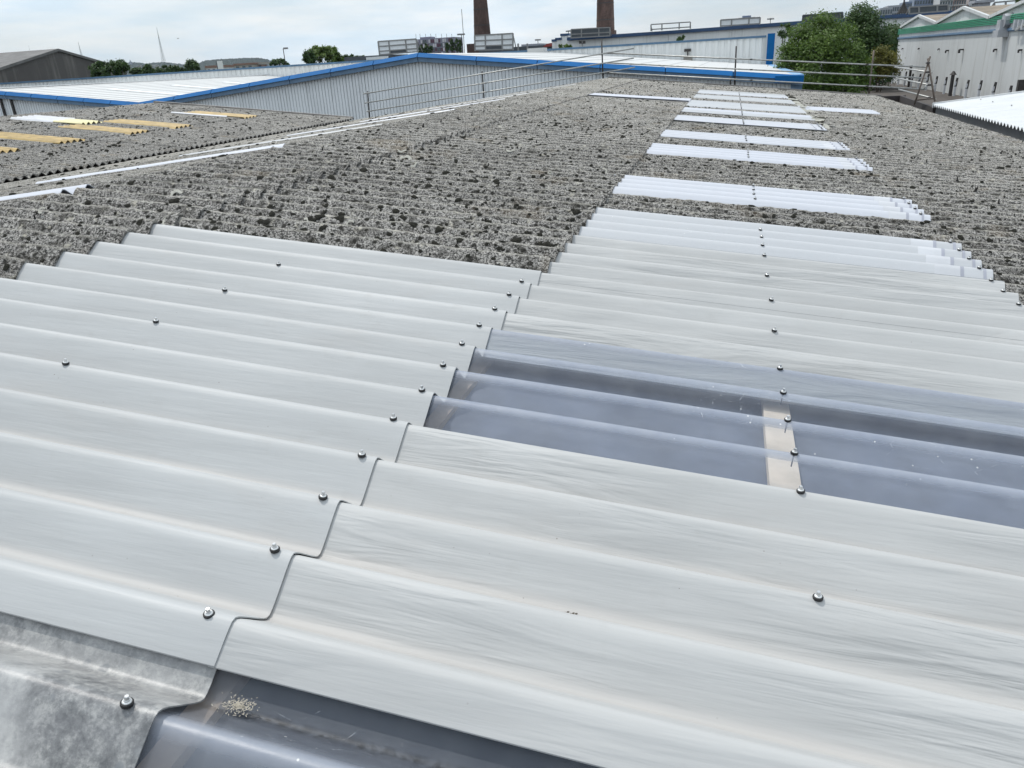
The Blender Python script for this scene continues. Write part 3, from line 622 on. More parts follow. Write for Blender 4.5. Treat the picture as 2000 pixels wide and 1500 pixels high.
# ------------------------------------------------------------------ scaffold guard rails on the far verges
TR = .0145
def tubepart(name, root, p, q, mat, r=TR, n=7): return MB().tube(p, q, r, n).build(name, M[mat], root, smooth=True, own=True)
def coupler(root, p, mat='steel_dark', s=.034):
    mb = MB(); mb.box((p[0]-s, p[1]-s*.8, p[2]-s*.6), (p[0]+s, p[1]+s*.8, p[2]+s*.6)); mb.tube((p[0]-s*1.3, p[1]-s, p[2]), (p[0]-s*1.3, p[1]+s, p[2]), s*.3, 5); return mb.build('coupler', M[mat], root, own=True)
YS = 19.05
c_ = PY(1178, 157, YS)
gl = thing('scaffold_guardrail', c_, 'three-rail scaffold guard rail climbing the left verge to the ridge, rail ends overshooting', 'guard rail')
for a, b in (((718, 178), (722, 232)), ((941.5, 139), (945.5, 196)), ((1175, 78), (1178, 160))):
    tubepart('post', gl, PY(*a, YS), PY(*b, YS), 'steel_dark', .017)
for a, b, e in (((709, 183.5), (1176, 105), (1238, 94.5)), ((712, 201.5), (1176.5, 124), (1238, 113.5)), ((716, 218), (1177, 143), (1240, 131.5))):
    p, q = PY(*a, YS-.06), PY(*e, YS-.06); tubepart('rail', gl, p, q, 'steel_galv')
    for xx, off in ((719, 0), (943, 0), (1176, 0), (958 if a[1] < 190 else 962, .0)):
        f = (xx-a[0])/(e[0]-a[0]); coupler(gl, p.lerp(q, f)+Vector((0, .03, 0)), s=.022 if xx not in (958, 962) else .026)
gr = thing('scaffold_guardrail', PY(1437, 170, YS), 'three-rail scaffold guard rail along the right verge, ending at the leaning tube frame', 'guard rail')
for a, b, m in (((1438, 90), (1434.5, 171), 'steel_dark'), ((1427, 148), (1426, 171), 'steel_dark'), ((1707, 98), (1697, 183), 'steel_rusty')):
    tubepart('post', gr, PY(*a, YS+.1), PY(*b, YS+.1), m, .017)
for a, b in (((1183, 103.5), (1808, 131)), ((1185, 122.5), (1809, 152.5)), ((1187, 142), (1808, 174.5))):
    p, q = PY(*a, YS+.04), PY(*b, YS+.04); tubepart('rail', gr, p, q, 'steel_galv', .0155)
    for xx in (1188, 1481, 1702): f = (xx-a[0])/(b[0]-a[0]); coupler(gr, p.lerp(q, f), s=.024)
tubepart('rail', gr, PY(1805, 174, YS+.02), PY(1809, 166, YS+.02), 'steel_galv', .013)
for a, b in (((1748, 131), (1820, 142)), ((1750, 152.5), (1824, 168)), ((1755, 174.5), (1827, 193.5))):
    tubepart('rail', gr, PY(*a, YS-.1), PY(*b, 17.2), 'steel_galv', .0155); coupler(gr, PY(*a, YS-.05), s=.024)
for a, b in (((1817, 110), (1786, 205)), ((1812, 114), (1826, 198)), ((1786, 195.5), (1824, 192))):
    tubepart('post' if a[1] < 150 else 'brace', gr, PY(*a, 17.15), PY(*b, 17.05), 'steel_rusty', .017)
for p in ((1813, 123), (1812, 141), (1815, 166), (1815, 191)): coupler(gr, PY(*p, 17.1), s=.028)

# ------------------------------------------------------------------ blue-trimmed gabled warehouse
YG, YP = 40.0, 72.0
pk, ev, va_ = PY(815, 103, YG), PY(1570, 147, YG), PY(268, 200, YG); l0 = PY(0, 178, YG)
sl_l = (l0.z-va_.z)/(va_.x-l0.x); pkl = PY(-40, 174.7, YG)
blue = thing('warehouse', (pk.x, YG, 0), 'wide warehouse with pale ribbed gable wall, blue fascia and white roof behind the grey roofs', 'warehouse')
line = [(pkl.x-18, va_.z), (pkl.x, pkl.z), (va_.x, va_.z), (pk.x, pk.z), (ev.x, ev.z)]
def zl(x):
    for (x0, z0), (x1, z1) in zip(line, line[1:]):
        if x <= x1: return z0+(z1-z0)*(x-x0)/(x1-x0)
    return line[-1][1]
mb = MB(); xe = PY(1543, 185, YG+.25).x; x = -50.0; pt = .184; vsx = []
while x < xe:
    for f, dy in ((0, 0), (.70, 0), (.77, .07), (.90, .07), (.97, 0)):
        vsx.append((min(x+f*pt, xe), dy))
    x += pt
for xx, dy in vsx: mb.v += [(xx, YG+.25+dy, 0), (xx, YG+.25+dy, zl(xx)-.36)]
for i in range(len(vsx)-1): mb.f.append((2*i, 2*i+2, 2*i+3, 2*i+1)); mb.m.append(0)
mb.build('gable_wall', M['clad_grey'], blue)
mb = MB().box((xe, YG+.22, 0), (xe+.5, YG+.5, ev.z-.3)); mb.build('corner_trim', M['blue_faded'], blue)
mb = MB().box((xe+.3, YG+.5, 0), (xe+.5, YP, ev.z-.3)); mb.build('side_wall', M['clad_grey'], blue)
for px in (2, 22):
    p = PY(px, 200, YG+.15); mb = MB().box((p.x-.06, YG+.12, 0), (p.x+.06, YG+.23, zl(p.x)-.40)); mb.build('cover_strip', M['steel_dark'], blue)
def seg_pts(x0, x1, n):
    return [x0+(x1-x0)*i/n for i in range(n+1)]
for x0, x1, n in ((pkl.x, va_.x, 6), (va_.x, pk.x, 7), (pk.x, ev.x, 6)):
    xs = seg_pts(x0, x1, n)
    for a, b in zip(xs, xs[1:]):
        a += .02; b -= .02; za, zb = zl(a+.001), zl(b-.001)
        mb = MB().prism([(a, YG-.10, za-.20), (a, YG+.14, za), (a, YG+.30, za-.02), (a, YG+.30, za-.20)], (b-a, 0, zb-za)); mb.build('capping', M['blue_paint'], blue)
        mb = MB().prism([(a, YG-.02, za-.42), (a, YG-.02, za-.205), (a, YG+.2, za-.205), (a, YG+.2, za-.42)], (b-a, 0, zb-za)); mb.build('fascia_panel', M['blue_faded'], blue)
mb = MB().prism([(ev.x+.0, YG-.12, ev.z-.30), (ev.x+.0, YG-.12, ev.z+.0), (ev.x+.0, YG+.5, ev.z+.0), (ev.x+.0, YG+.5, ev.z-.30)], (-1.25, 0, .03)); mb.build('gutter_end', M['blue_paint'], blue)
mb = MB().box((ev.x-.45, YG+.5, ev.z-.26), (ev.x+.05, YP, ev.z+.03)); mb.build('eaves_gutter', M['blue_pale'], blue)
nrow = 12
for (x0, z0), (x1, z1) in (((pk.x, pk.z), (ev.x-.45, ev.z+.045)), ((pk.x, pk.z), (va_.x, va_.z)), ((pkl.x, pkl.z), (va_.x, va_.z)), ((pkl.x, pkl.z), (pkl.x-18, va_.z))):
    nn = nrow if x1 > x0 else 3
    for i in range(nn):
        a, b = i/nn, (i+1)/nn; xa, xb = x0+(x1-x0)*a, x0+(x1-x0)*b; za, zb = z0+(z1-z0)*a, z0+(z1-z0)*b
        c = [(xa, YG+.2, za-.05), (xb, YG+.2, zb-.04), (xb, YP, zb-.04), (xa, YP, za-.05), (xa, YG+.2, za-.025), (xb, YG+.2, zb-.005), (xb, YP, zb-.005), (xa, YP, za-.025)]
        if xb < xa: c = [c[1], c[0], c[3], c[2], c[5], c[4], c[7], c[6]]
        MB().hexa(c).build('roof_sheet', M['roof_white'], blue)
mb = MB()
for t_, (x0, z0), (x1, z1) in ((0, (pkl.x, pkl.z), (va_.x, va_.z)), (1, (pk.x, pk.z), (ev.x, ev.z))):
    for i, y in enumerate((46, 52.5, 59, 65.5)):
        a, b = (.35, .93) if t_ == 0 else (.3, .6)
        xa, xb = x0+(x1-x0)*a, x0+(x1-x0)*b; za, zb = z0+(z1-z0)*a, z0+(z1-z0)*b
        if t_ == 0: MB().hexa([(xa, y, za-.01), (xb, y, zb-.01), (xb, y+.9, zb-.01), (xa, y+.9, za-.01), (xa, y, za+.02), (xb, y, zb+.02), (xb, y+.9, zb+.02), (xa, y+.9, za+.02)]).build('rooflight', M['rooflight_white'], blue)
for y in np.arange(YG+.5, YP, 1.1):
    mb = MB().beam((pkl.x, y, pkl.z+.03), (pkl.x, y+1.02, pkl.z+.03), .5, .05); mb.build('ridge_piece', M['rooflight_white'], blue)
# taller warehouse with a level blue parapet behind
zp = PY(1060, 96, YP).z; xpe = PY(1510, 70, YP).x
par = thing('warehouse', (-25, YP+10, 0), 'warehouse with long level ribbed wall and thin blue coping rising behind the blue gable', 'warehouse')
mb = MB(); x = -80.0; pt = .5
while x < xpe-.75:
    for f, dy in ((0, 0), (.5, 0), (.56, .06), (.94, .06)): xx = x+f*pt; mb.v += [(xx, YP+dy, 0), (xx, YP+dy, zp-.12)]
    x += pt
nn = len(mb.v)//2
for i in range(nn-1): mb.f.append((2*i, 2*i+2, 2*i+3, 2*i+1)); mb.m.append(0)
mb.build('ribbed_wall', M['clad_white'], par)
mb = MB().box((xpe-.75, YP-.02, 0), (xpe-.42, YP+.2, zp-.1)); mb.build('corner_flashing', M['render_white'], par)
mb = MB().box((xpe-.42, YP-.10, 0), (xpe+.15, YP+.3, zp+.12)); mb.build('corner_trim', M['blue_paint'], par)
mb = MB().box((xpe-.1, YP+.3, 0), (xpe+.1, YP+20, zp-.3)); mb.build('side_wall', M['clad_white'], par)
for i in range(22):
    a = -80+i*(xpe+79.5)/22; b = a+(xpe+79.5)/22-.02; mb = MB().box((a, YP-.08, zp-.16), (b, YP+.25, zp)); mb.build('coping', M['coping_blue'], par)
mb = MB().add([(-80, YP+.2, zp-.2), (xpe-.1, YP+.2, zp-.2), (xpe-.1, YP+20, zp-.2), (-80, YP+20, zp-.2)], [(0, 1, 2, 3)]); mb.build('roof', M['roof_white'], par)
p = PY(1348, 100, YP-.4); fl = MB(); fl.box((p.x-.5, YP-.30, p.z-.02), (p.x+.05, YP-.08, p.z+.20), 0); fl.tube((p.x-.2, YP-.2, p.z-.45), (p.x-.2, YP-.2, p.z), .05, 6, m=0); fl.box((p.x-.55, YP-.12, p.z-.75), (p.x+.2, YP-.03, p.z-.38), 1); fl.build('wall_vent', [M['steel_dark'], M['house_pale']], par)

# ------------------------------------------------------------------ big white hall with roof screens
zb = PY(1108, 74, 120).z
def hitz(px, py, z):
    d = ray(px, py); return C0 + d*((z-ZC)/d.z)
pts = [hitz(1108, 74, zb), hitz(1290, 62, zb), hitz(1306, 61, zb), hitz(1564, 42, zb), hitz(1880, 20.5, zb), hitz(2060, 8, zb)]
big = thing('distribution_hall', (pts[1].x, pts[1].y, 0), 'large white panel-clad hall with dark blue roof edge behind the trees and warehouses', 'warehouse')
for a, b in zip(pts, pts[1:]):
    n = max(1, int((b-a).length/6)); d = (b-a)/n; nrm = Vector((d.y, -d.x, 0)).normalized()
    for i in range(n):
        p, q = a+d*i, a+d*(i+1); g_ = (q-p).normalized()*.02
        for r in range(4):
            z0, z1 = zb-.35-(r+1)*1.35, zb-.35-r*1.35-.03
            MB().prism([(p.x+g_.x, p.y+g_.y, z0), (q.x-g_.x, q.y-g_.y, z0), (q.x-g_.x, q.y-g_.y, z1), (p.x+g_.x, p.y+g_.y, z1)], -nrm*.12).build('wall_panel', M['clad_white'], big)
    o_ = -nrm*.06; MB().prism([(a.x+o_.x, a.y+o_.y, 0), (b.x+o_.x, b.y+o_.y, 0), (b.x+o_.x, b.y+o_.y, zb-.36), (a.x+o_.x, a.y+o_.y, zb-.36)], -nrm*.4).build('wall', M['clad_grey'], big)
    bb = Vector((b.x, b.y, zb)); aa = Vector((a.x, a.y, zb)); MB().beam(aa-Vector((0, 0, .15))+nrm*.1, bb-Vector((0, 0, .15))+nrm*.1, .5, .42).build('roof_edge', M['blue_dark'], big)
mb = MB().add([(p.x, p.y, zb-.3) for p in pts]+[(pts[-1].x, pts[-1].y+70, zb-.3), (pts[0].x, pts[0].y+70, zb-.3)], [tuple(range(8))]); mb.build('roof', M['roof_white_cool'], big)
# stepped end bay on the left of the hall
for (x0, x1, yt, yb) in ((1095, 1110, 66, 110), (1085, 1096, 74, 110), (1078, 1086, 77, 110)):
    a, b = PY(x0, yt, 121), PY(x1, yt, 121); zt = a.z
    MB().box((a.x, 121, 0), (b.x-.02, 127, zt-.3)).build('stepped_bay', M['clad_white'], big); MB().box((a.x-.05, 120.9, zt-.3), (b.x+.1, 127.1, zt)).build('roof_edge', M['blue_dark'], big)
# screens on the roofs
def screen(name, label, corners, Y, cols, rows, panel, depth=1.6, frame='frame_grey', dark=None, group='plant screens standing on the far roofs'):
    (x0, y0), (x1, y1), (x2, y2), (x3, y3) = corners     # tl, tr, br, bl
    TL, TR_, BR, BL = PY(x0, y0, Y), PY(x1, y1, Y), PY(x2, y2, Y), PY(x3, y3, Y)
    r = thing(name, (BL.x, Y, min(BL.z, BR.z)), label, 'plant screen', group)
    P = lambda s, t: TL.lerp(TR_, s).lerp(BL.lerp(BR, s), t)
    for i, s in enumerate(cols): MB().beam(P(s, 0), P(s, 1.06), .16, .16, upv=(0, 1, 0)).build('post', M[frame], r, own=True)
    for t in rows: MB().beam(P(0, t), P(1, t), .14, .14).build('rail', M[frame], r, own=True)
    for i in range(len(cols)-1):
        for j in range(len(rows)-1):
            mt = panel
            if dark and (i, j) in dark: mt = 'panel_dark'
            if mt is None: continue
            a, b, c, d = P(cols[i], rows[j]), P(cols[i+1], rows[j]), P(cols[i+1], rows[j+1]), P(cols[i], rows[j+1])
            MB().prism([a, d, c, b], (0, .06, 0)).build('panel', M[mt], r)
    for s in (0, 1): MB().beam(P(s, .1)+Vector((0, .05, 0)), P(s, 1)+Vector((0, depth, 0)), .1, .1).build('stay', M[frame], r)
    return r
screen('plant_screen', 'three-tier framed plant screen at the left end, left of the coloured tower block', [(738.5, 81), (813, 76), (816, 101), (741.5, 107)], 100, [0, .28, .72, 1], [0, .37, .74, 1], 'panel_translucent', dark={(1, 2)})
screen('plant_screen', 'three-tier framed plant screen at the foot of the left chimney', [(927, 69.5), (1002, 65), (1002, 96), (928, 98)], 100, [0, .28, .72, 1], [0, .36, .72, 1], 'panel_translucent', dark={(1, 2)})
screen('plant_screen', 'dark-panelled plant screen in front of the right chimney', [(1115.5, 57.5), (1191, 53.5), (1191, 70), (1115.5, 74)], 118, [0, .27, .72, 1], [0, .58, 1], 'panel_dark')
screen('plant_screen', 'open two-rail plant screen right of the right chimney', [(1271.5, 48), (1348.5, 43), (1348, 55), (1271.5, 60)], 118, [0, .28, .72, 1], [0, .8], None)
screen('plant_screen', 'framed plant screen with pale panels in front of a far tower', [(1407.5, 39), (1485, 34), (1484, 47), (1407.5, 52)], 112, [0, .28, .72, 1], [0, .92], 'panel_translucent')
screen('plant_screen', 'long dark plant screen half hidden behind the round tree', [(1568, 30), (1646, 24), (1646, 36), (1568, 42)], 108, [0, .45, .72, 1], [0, 1], 'panel_dark', frame='panel_dark')
screen('plant_screen', 'dark plant screen below the city towers', [(1776, 14), (1852, 9), (1852, 21), (1776, 27)], 104, [0, .25, .72, 1], [0, 1], 'panel_dark')
screen('plant_screen', 'open plant screen above the rightmost saw-tooth gable', [(1942, 5), (1998, 0), (1998, 12), (1942, 16)], 98, [0, .4, 1], [0, .9], None)

# ------------------------------------------------------------------ chimneys
def chimney(label, x_top, w_top, y_low, x_low, w_low, Y, step=None):
    a, b = PY(x_top, 0, Y), PY(x_low, y_low, Y); r0 = w_top/2/F*Y*.96; r1 = w_low/2/F*Y*.96
    base = Vector((b.x, Y, 0)); c = thing('chimney', base, label, 'chimney', 'brick chimneys behind the warehouses')
    slope = (r1-r0)/(a.z-b.z); mb = MB(); n = 28; zs = [0, b.z-2]+[b.z+(a.z-b.z)*i/6 for i in range(7)]+[a.z+4, a.z+9, a.z+14]
    zs = sorted(zs)
    for i, (z0, z1) in enumerate(zip(zs, zs[1:])):
        ra = max(.55, r1-slope*(z0-b.z)); rb = max(.55, r1-slope*(z1-b.z)); mb.tube((base.x, Y, z0), (base.x, Y, z1), ra, n, rb, caps=(i == len(zs)-2))
    mb.build('shaft', M['chimney_brick'], c, smooth=True)
    zt = zs[-1]; rt = max(.55, r1-slope*(zt-b.z)); mb = MB().tube((base.x, Y, zt), (base.x, Y, zt+.5), rt+.15, n, rt+.2); mb.build('rim', M['chimney_brick'], c)
    mb = MB()
    for z in (b.z+1.2, b.z+3.6): mb.tube((base.x, Y, z), (base.x, Y, z+.14), r1-slope*(z-b.z)+.03, n, r1-slope*(z-b.z)+.03)
    mb.build('iron_band', M['steel_dark'], c)
    if step: mb = MB().box((base.x-step, Y-step, 0), (base.x+step, Y+step, PY(x_low, y_low+4, Y).z)); mb.build('plinth', M['chimney_brick'], c)
    return c
chimney('left of two tall brick chimneys, its foot behind a framed plant screen', 938, 26, 66, 942, 32, 135)
chimney('right of two tall brick chimneys, its foot behind a dark plant screen', 1182, 30.5, 56, 1182.5, 33.5, 135, 1.55)
r = PY(912, 97, 118); mb = MB().box((r.x, 118, 0), (PY(927, 97, 118).x, 120, PY(912, 86, 118).z)); tag(mb.build('brick_hut', M['chimney_brick']), 'small square brick hut between the antenna mast and the left chimney', 'building')
lb = thing('low_building', (PY(1010, 96, 125).x, 125, 0), 'long low dark building with a flat roof between the two chimneys', 'building')
a, b = PY(920, 94, 124), PY(1085, 86, 124); MB().box((a.x, 124, 0), (b.x, 134, PY(1000, 92, 124).z)).build('wall', M['panel_dark'], lb)
a, b = PY(1018, 86, 128), PY(1056, 84, 128); MB().box((a.x, 128, 0), (b.x, 133, PY(1018, 87, 128).z)).build('roof_house', M['city_grey'], lb)
a, b = PY(1060, 84, 123.6), PY(1082, 84, 123.6); MB().prism([(a.x, 123.6, PY(1060, 92, 124).z), (b.x, 123.6, PY(1082, 90, 124).z), (b.x, 123.6, PY(1082, 83, 124).z), (a.x+.6, 123.6, PY(1062, 86, 124).z)], (0, 3, 0)).build('red_roof', M['red_roof'], lb)
for px in (1012, 1030):
    a = PY(px, 92, 123.5); MB().box((a.x-.1, 123.4, 0), (a.x+.1, 123.7, a.z+.5)).build('pillar', M['frame_grey'], lb)
p = PY(1042, 96, 70); mb = MB().box((p.x-.3, 69, p.z-.4), (p.x+1.1, 70.4, p.z+.06)); tag(mb.build('roof_vent', M['roof_white']), 'small white box vent on the white warehouse roof near the chimneys', 'vent')
sk = thing('low_building', (PY(720, 110, 98).x, 98, 0), 'low dark flat-roofed block behind the blue gable left of its peak', 'building')
a, b = PY(672, 112, 98), PY(762, 107, 98); MB().box((a.x, 98, 0), (b.x, 104, a.z)).build('wall', M['panel_dark'], sk); a, b = PY(716, 117, 97.8), PY(758, 112, 97.8); MB().box((a.x, 97.7, 0), (b.x, 97.95, PY(716, 112, 97.8).z)).build('white_panel', M['clad_white'], sk)

# ------------------------------------------------------------------ warehouse with green band on the right
XW = 13.2
wl = thing('warehouse', (XW, 55, 0), 'white warehouse with a green fascia band and saw-tooth gables on the right', 'warehouse')
yf = PX(1757, 62, XW).y; yn = 14.0
ztop = PX(1757, 57, XW).z; zgb = PX(1757, 67.5, XW).z; zb0, zb1 = PX(1757, 73, XW).z, PX(1757, 77, XW).z
mb = MB(); mb.box((XW, yn, 0), (XW+.3, yf, ztop-.05)); mb.box((XW+.3, yf-.3, 0), (XW+14, yf, ztop-.05)); mb.build('wall', M['render_white'], wl)
for i in range(5):
    h = (ztop-zgb)/5; MB().prism([(XW-.02, yn, zgb+h*i+.01), (XW-.10, yn, zgb+h*i+.02), (XW-.10, yn, zgb+h*(i+.7)), (XW-.02, yn, zgb+h*(i+1)-.01)], (0, yf-yn+.15, 0)).build('green_rib', M['green_paint'], wl)
MB().box((XW-.08, yn, zb1), (XW-.005, yf+.08, zb0)).build('blue_rib', M['blue_faded'], wl); MB().box((XW-.12, yn, zb1+(zb0-zb1)*.3), (XW-.081, yf+.08, zb1+(zb0-zb1)*.7)).build('blue_rib', M['blue_faded'], wl)
def gable(p0, p1, p2, label=None):
    a, b, c = PX(*p0, XW+.05), PX(*p1, XW+.05), PX(*p2, XW+.05); zlo = ztop-.06
    MB().prism([(XW+.05, a.y, zlo), (XW+.05, a.y, a.z), (XW+.05, b.y, b.z), (XW+.05, c.y, c.z), (XW+.05, c.y, zlo)], (.25, 0, 0)).build('saw_tooth_gable', M['render_white'], wl)
    for p, q in ((a, b), (b, c)):
        MB().hexa([(XW-.05, q.y, q.z-.02), (XW+20, q.y, q.z-.02), (XW+20, p.y, p.z-.02), (XW-.05, p.y, p.z-.02), (XW-.05, q.y, q.z+.06), (XW+20, q.y, q.z+.06), (XW+20, p.y, p.z+.06), (XW-.05, p.y, p.z+.06)]).build('roof_slope', M['brown_roof'], wl)
        MB().beam((XW-.06, p.y, p.z+.06), (XW-.06, q.y, q.z+.06), .14, .16).build('verge_trim', M['render_white'], wl)
gable((1762, 54), (1798, 32), (1832, 46.5)); gable((1833, 46), (1886, 16.5), (1937, 36)); gable((1938, 35), (2012, 2), (2075, 24))
for px, py, s in ((1764, 154, .35), (1796, 155, .35), (1835, 156, .35), (1853, 159, .6), (1882, 158, .8), (1947, 157, .5), (1996, 158, .5)):
    p = PX(px, py-60, XW) if False else PX(px, py-60+0, XW); 
    p = PX(px, {1764: 95, 1796: 95, 1835: 96, 1853: 99, 1882: 97, 1947: 97, 1996: 98}[px], XW)
    mb = MB(); mb.box((XW-.28*s, p.y-.06, p.z-.03), (XW, p.y+.06, p.z+.05)); mb.box((XW-.34*s, p.y-.10*s, p.z-.22*s), (XW-.22*s, p.y+.10*s, p.z+.02)); mb.build('wall_bracket', M['steel_dark'], wl)
# duct with a cowl climbing over the parapet
p = PX(1967, 55, XW); mb = MB(); mb.box((XW-.5, p.y-.45, PX(1967, 72, XW).z), (XW-.02, p.y+.45, PX(1967, 58, XW).z)); mb.box((XW-.42, p.y-.3, PX(1967, 60, XW).z), (XW-.02, p.y+.3, PX(1967, 38, XW).z)); mb.tube((XW-.3, p.y-.3, PX(1967, 40, XW).z), (XW+.9, p.y-.3, PX(1967, 36, XW).z), .32, 10); mb.build('duct', M['duct_grey'], wl)
for i, px in enumerate((1982, 1990, 1998)):
    a = PX(px, 58, XW-.2); b = PX(px+4, 38, XW-.2); MB().tube(a, (a.x, a.y, b.z), .12, 8).build('duct_pipe', M['duct_grey'], wl)
a = PX(1984, 58, XW-.25); b = PX(2005, 46, XW-.25); MB().beam(a, b, .08, .12).build('duct_brace', M['steel_galv'], wl)
# low annex at its foot, with vent pipes through the roof
za = PX(1752, 163, XW).z
an = thing('low_annex', (11, 50, 0), 'low brown-roofed annex at the foot of the white warehouse behind the scaffold frame', 'building')
xa0 = PY(1700, 172, 66).x
mb = MB(); mb.hexa([(9.0, 33, za-.15), (XW, 33, za-.15), (XW, 76, za-.15), (8.2, 76, za-.15), (9.0, 33, za), (XW, 33, za), (XW, 76, za), (8.2, 76, za)]); mb.build('roof', M['low_roof'], an)
mb = MB(); y0 = 32.95
x = 8.9
while x < XW: mb.box((x, y0-.06, za-.75), (x+.16, y0, za+.03)); x += .3
mb.build('ribbed_fascia', M['clad_white'], an); MB().box((8.9, 33, 0), (XW, 33.2, za-.16)).build('wall', M['concrete'], an)
for i in range(17):
    y = 74-i*2.5; h = .75+.1*rng.random(); mb = MB().tube((XW-.35, y, za), (XW-.35, y, za+h), .075, 8, m=0); mb.tube((XW-.35, y, za+h*.65), (XW-.3, y, za+h*1.25), .085, 6, .06, m=1); mb.build('vent_pipe', [M['strip_white'], M['steel_dark']], wl)
p = PX(1856, 182, XW-.5); q = PX(1858.5, 146, XW-.5); MB().tube((p.x, p.y, za), (p.x, p.y, q.z), .10, 8).build('flue_pipe', M['steel_dark'], wl); MB().tube((p.x, p.y, q.z), (p.x, p.y, q.z+.22), .2, 8, .04).build('flue_cap', M['steel_dark'], wl)
p = PX(1777, 150, XW-.4); MB().tube((p.x, p.y, za), (p.x, p.y, za+1.5), .09, 8).build('flue_pipe', M['steel_dark'], wl)
p = PX(1993, 167, XW-.3); MB().box((p.x-.12, p.y-.12, p.z-.25), (p.x+.28, p.y+.12, p.z+.25)).build('wall_box', M['steel_dark'], wl)

# ------------------------------------------------------------------ brown hall on the left
A0 = PY(112, 99, 150); rd = Vector((-1, 0, 0)); gd = Vector((0, 1, 0))
E1 = PX(165, 114, A0.x); wv_ = E1.y-A0.y; dzv = A0.z-E1.z; wv_, dzv = wv_*2.7, dzv*2.7
hall = thing('hall', (A0.x, A0.y, 0), 'dark brown gabled hall with a pale grey roof at the far left', 'building')
e0 = A0-gd*wv_-Vector((0, 0, dzv)); e1 = A0+gd*wv_-Vector((0, 0, dzv))
MB().prism([Vector((e0.x, e0.y, 0)), Vector((e1.x, e1.y, 0)), e1, A0, e0], rd*.4).build('gable_wall', M['hall_wall'], hall)
for e in (e0, e1):
    c = [e-Vector((0, 0, .1)), e+rd*60-Vector((0, 0, .1)), A0+rd*60-Vector((0, 0, .1)), A0-Vector((0, 0, .1))]; up_ = Vector((0, 0, .5))
    MB().hexa([p-rd*.4 if i in (0, 3) else p for i, p in enumerate(c)]+[(p-rd*.4 if i in (0, 3) else p)+up_ for i, p in enumerate(c)]).build('roof', M['hall_roof'], hall)
MB().prism([Vector((e0.x, e0.y, 0)), e0, e0+rd*60, Vector((e0.x, e0.y, 0))+rd*60], gd*.4).build('side_wall', M['hall_wall'], hall)
for s, t in ((14, .28), (26, .62), (40, .3)):
    a = A0.lerp(e0, t)+rd*s; b = A0.lerp(e0, t+.12)+rd*s; up_ = Vector((0, 0, .42)); MB().hexa([a+up_, b+up_, b+rd*7+up_, a+rd*7+up_, a+up_*1.15, b+up_*1.15, b+rd*7+up_*1.15, a+rd*7+up_*1.15]).build('rooflight', M['hall_rooflight'], hall)

# ------------------------------------------------------------------ trees
def leaves(n, blobs, size, seed, clump=.34, flat=1.0):
    r = np.random.default_rng(seed); B = np.array(blobs, float); vol = (B[:, 3]*B[:, 4]*B[:, 5])**(2/3); pick = r.choice(len(B), n//48+1, p=vol/vol.sum())
    d = r.normal(size=(len(pick), 3)); d /= np.linalg.norm(d, axis=1)[:, None]; d[:, 2] = np.where(d[:, 2] < -.55, -d[:, 2], d[:, 2]); rad = r.uniform(.55, 1.06, len(pick))[:, None]
    cc = B[pick, :3]+d*B[pick, 3:6]*rad; k = np.repeat(np.arange(len(pick)), 48)[:n]; sc = clump*np.minimum(B[pick[k], 3], B[pick[k], 5])[:, None]
    c = cc[k]+r.normal(size=(n, 3))*sc*.55; nm = d[k]*.7+r.normal(size=(n, 3))*.6+np.array([0, 0, .45]); nm /= np.linalg.norm(nm, axis=1)[:, None]
    t = np.cross(nm, r.normal(size=(n, 3))); t /= np.linalg.norm(t, axis=1)[:, None]; b = np.cross(nm, t); s = size*r.uniform(.6, 1.3, n)[:, None]
    V = np.stack([c-t*s, c-b*s*.5+nm*s*.12, c+t*s, c+b*s*.5+nm*s*.12], 1).reshape(-1, 3); return V
def tree(label, base, blobs, n, size, mat, seed, trunk=.18, group=None, name='tree', cat='tree', mat2=None):
    b0 = Vector(base); t = thing(name, b0, label, cat, group); zmin = min(b[2]-b[5]*.3 for b in blobs); big_ = max(blobs, key=lambda b: b[3]*b[5])
    V = leaves(n, blobs, size, seed)-np.array(b0); Q = np.arange(len(V)).reshape(-1, 4)
    me = fastmesh('crown', V, Q, M[mat]); o = bpy.data.objects.new('crown', me); COL.objects.link(o); o.parent = t
    top = Vector(big_[:3]); mb = MB(); p = b0; m = 4
    for i in range(m):
        q = b0.lerp(top, (i+1)/m)+Vector((rng.uniform(-.1, .1), rng.uniform(-.1, .1), 0))*trunk*3; mb.tube(p, q, trunk*(1-.2*i), 8, trunk*(1-.2*(i+1)), caps=False); p = q
    mb.build('trunk', M['bark'], t, smooth=True)
    fork = b0.lerp(top, .55); lm = MB()
    for bl in blobs:
        e = Vector(bl[:3]); lm.tube(fork, e, trunk*.45, 6, trunk*.12, caps=False)
        for _ in range(2): lm.tube(e.lerp(fork, .3), e+Vector((rng.uniform(-.7, .7)*bl[3], rng.uniform(-.7, .7)*bl[4], rng.uniform(0, .7)*bl[5])), trunk*.18, 5, trunk*.05, caps=False)
    lm.build('branch', M['bark'], t, smooth=True)
    return t
def blob(px, py, Y, rx, ry=None, dpx=None):   # radii in photo pixels
    p = PY(px, py, Y); s = Y/F; return (p.x, p.y, p.z, rx*s, (dpx or rx)*s, (ry or rx)*s)
Y1 = 56
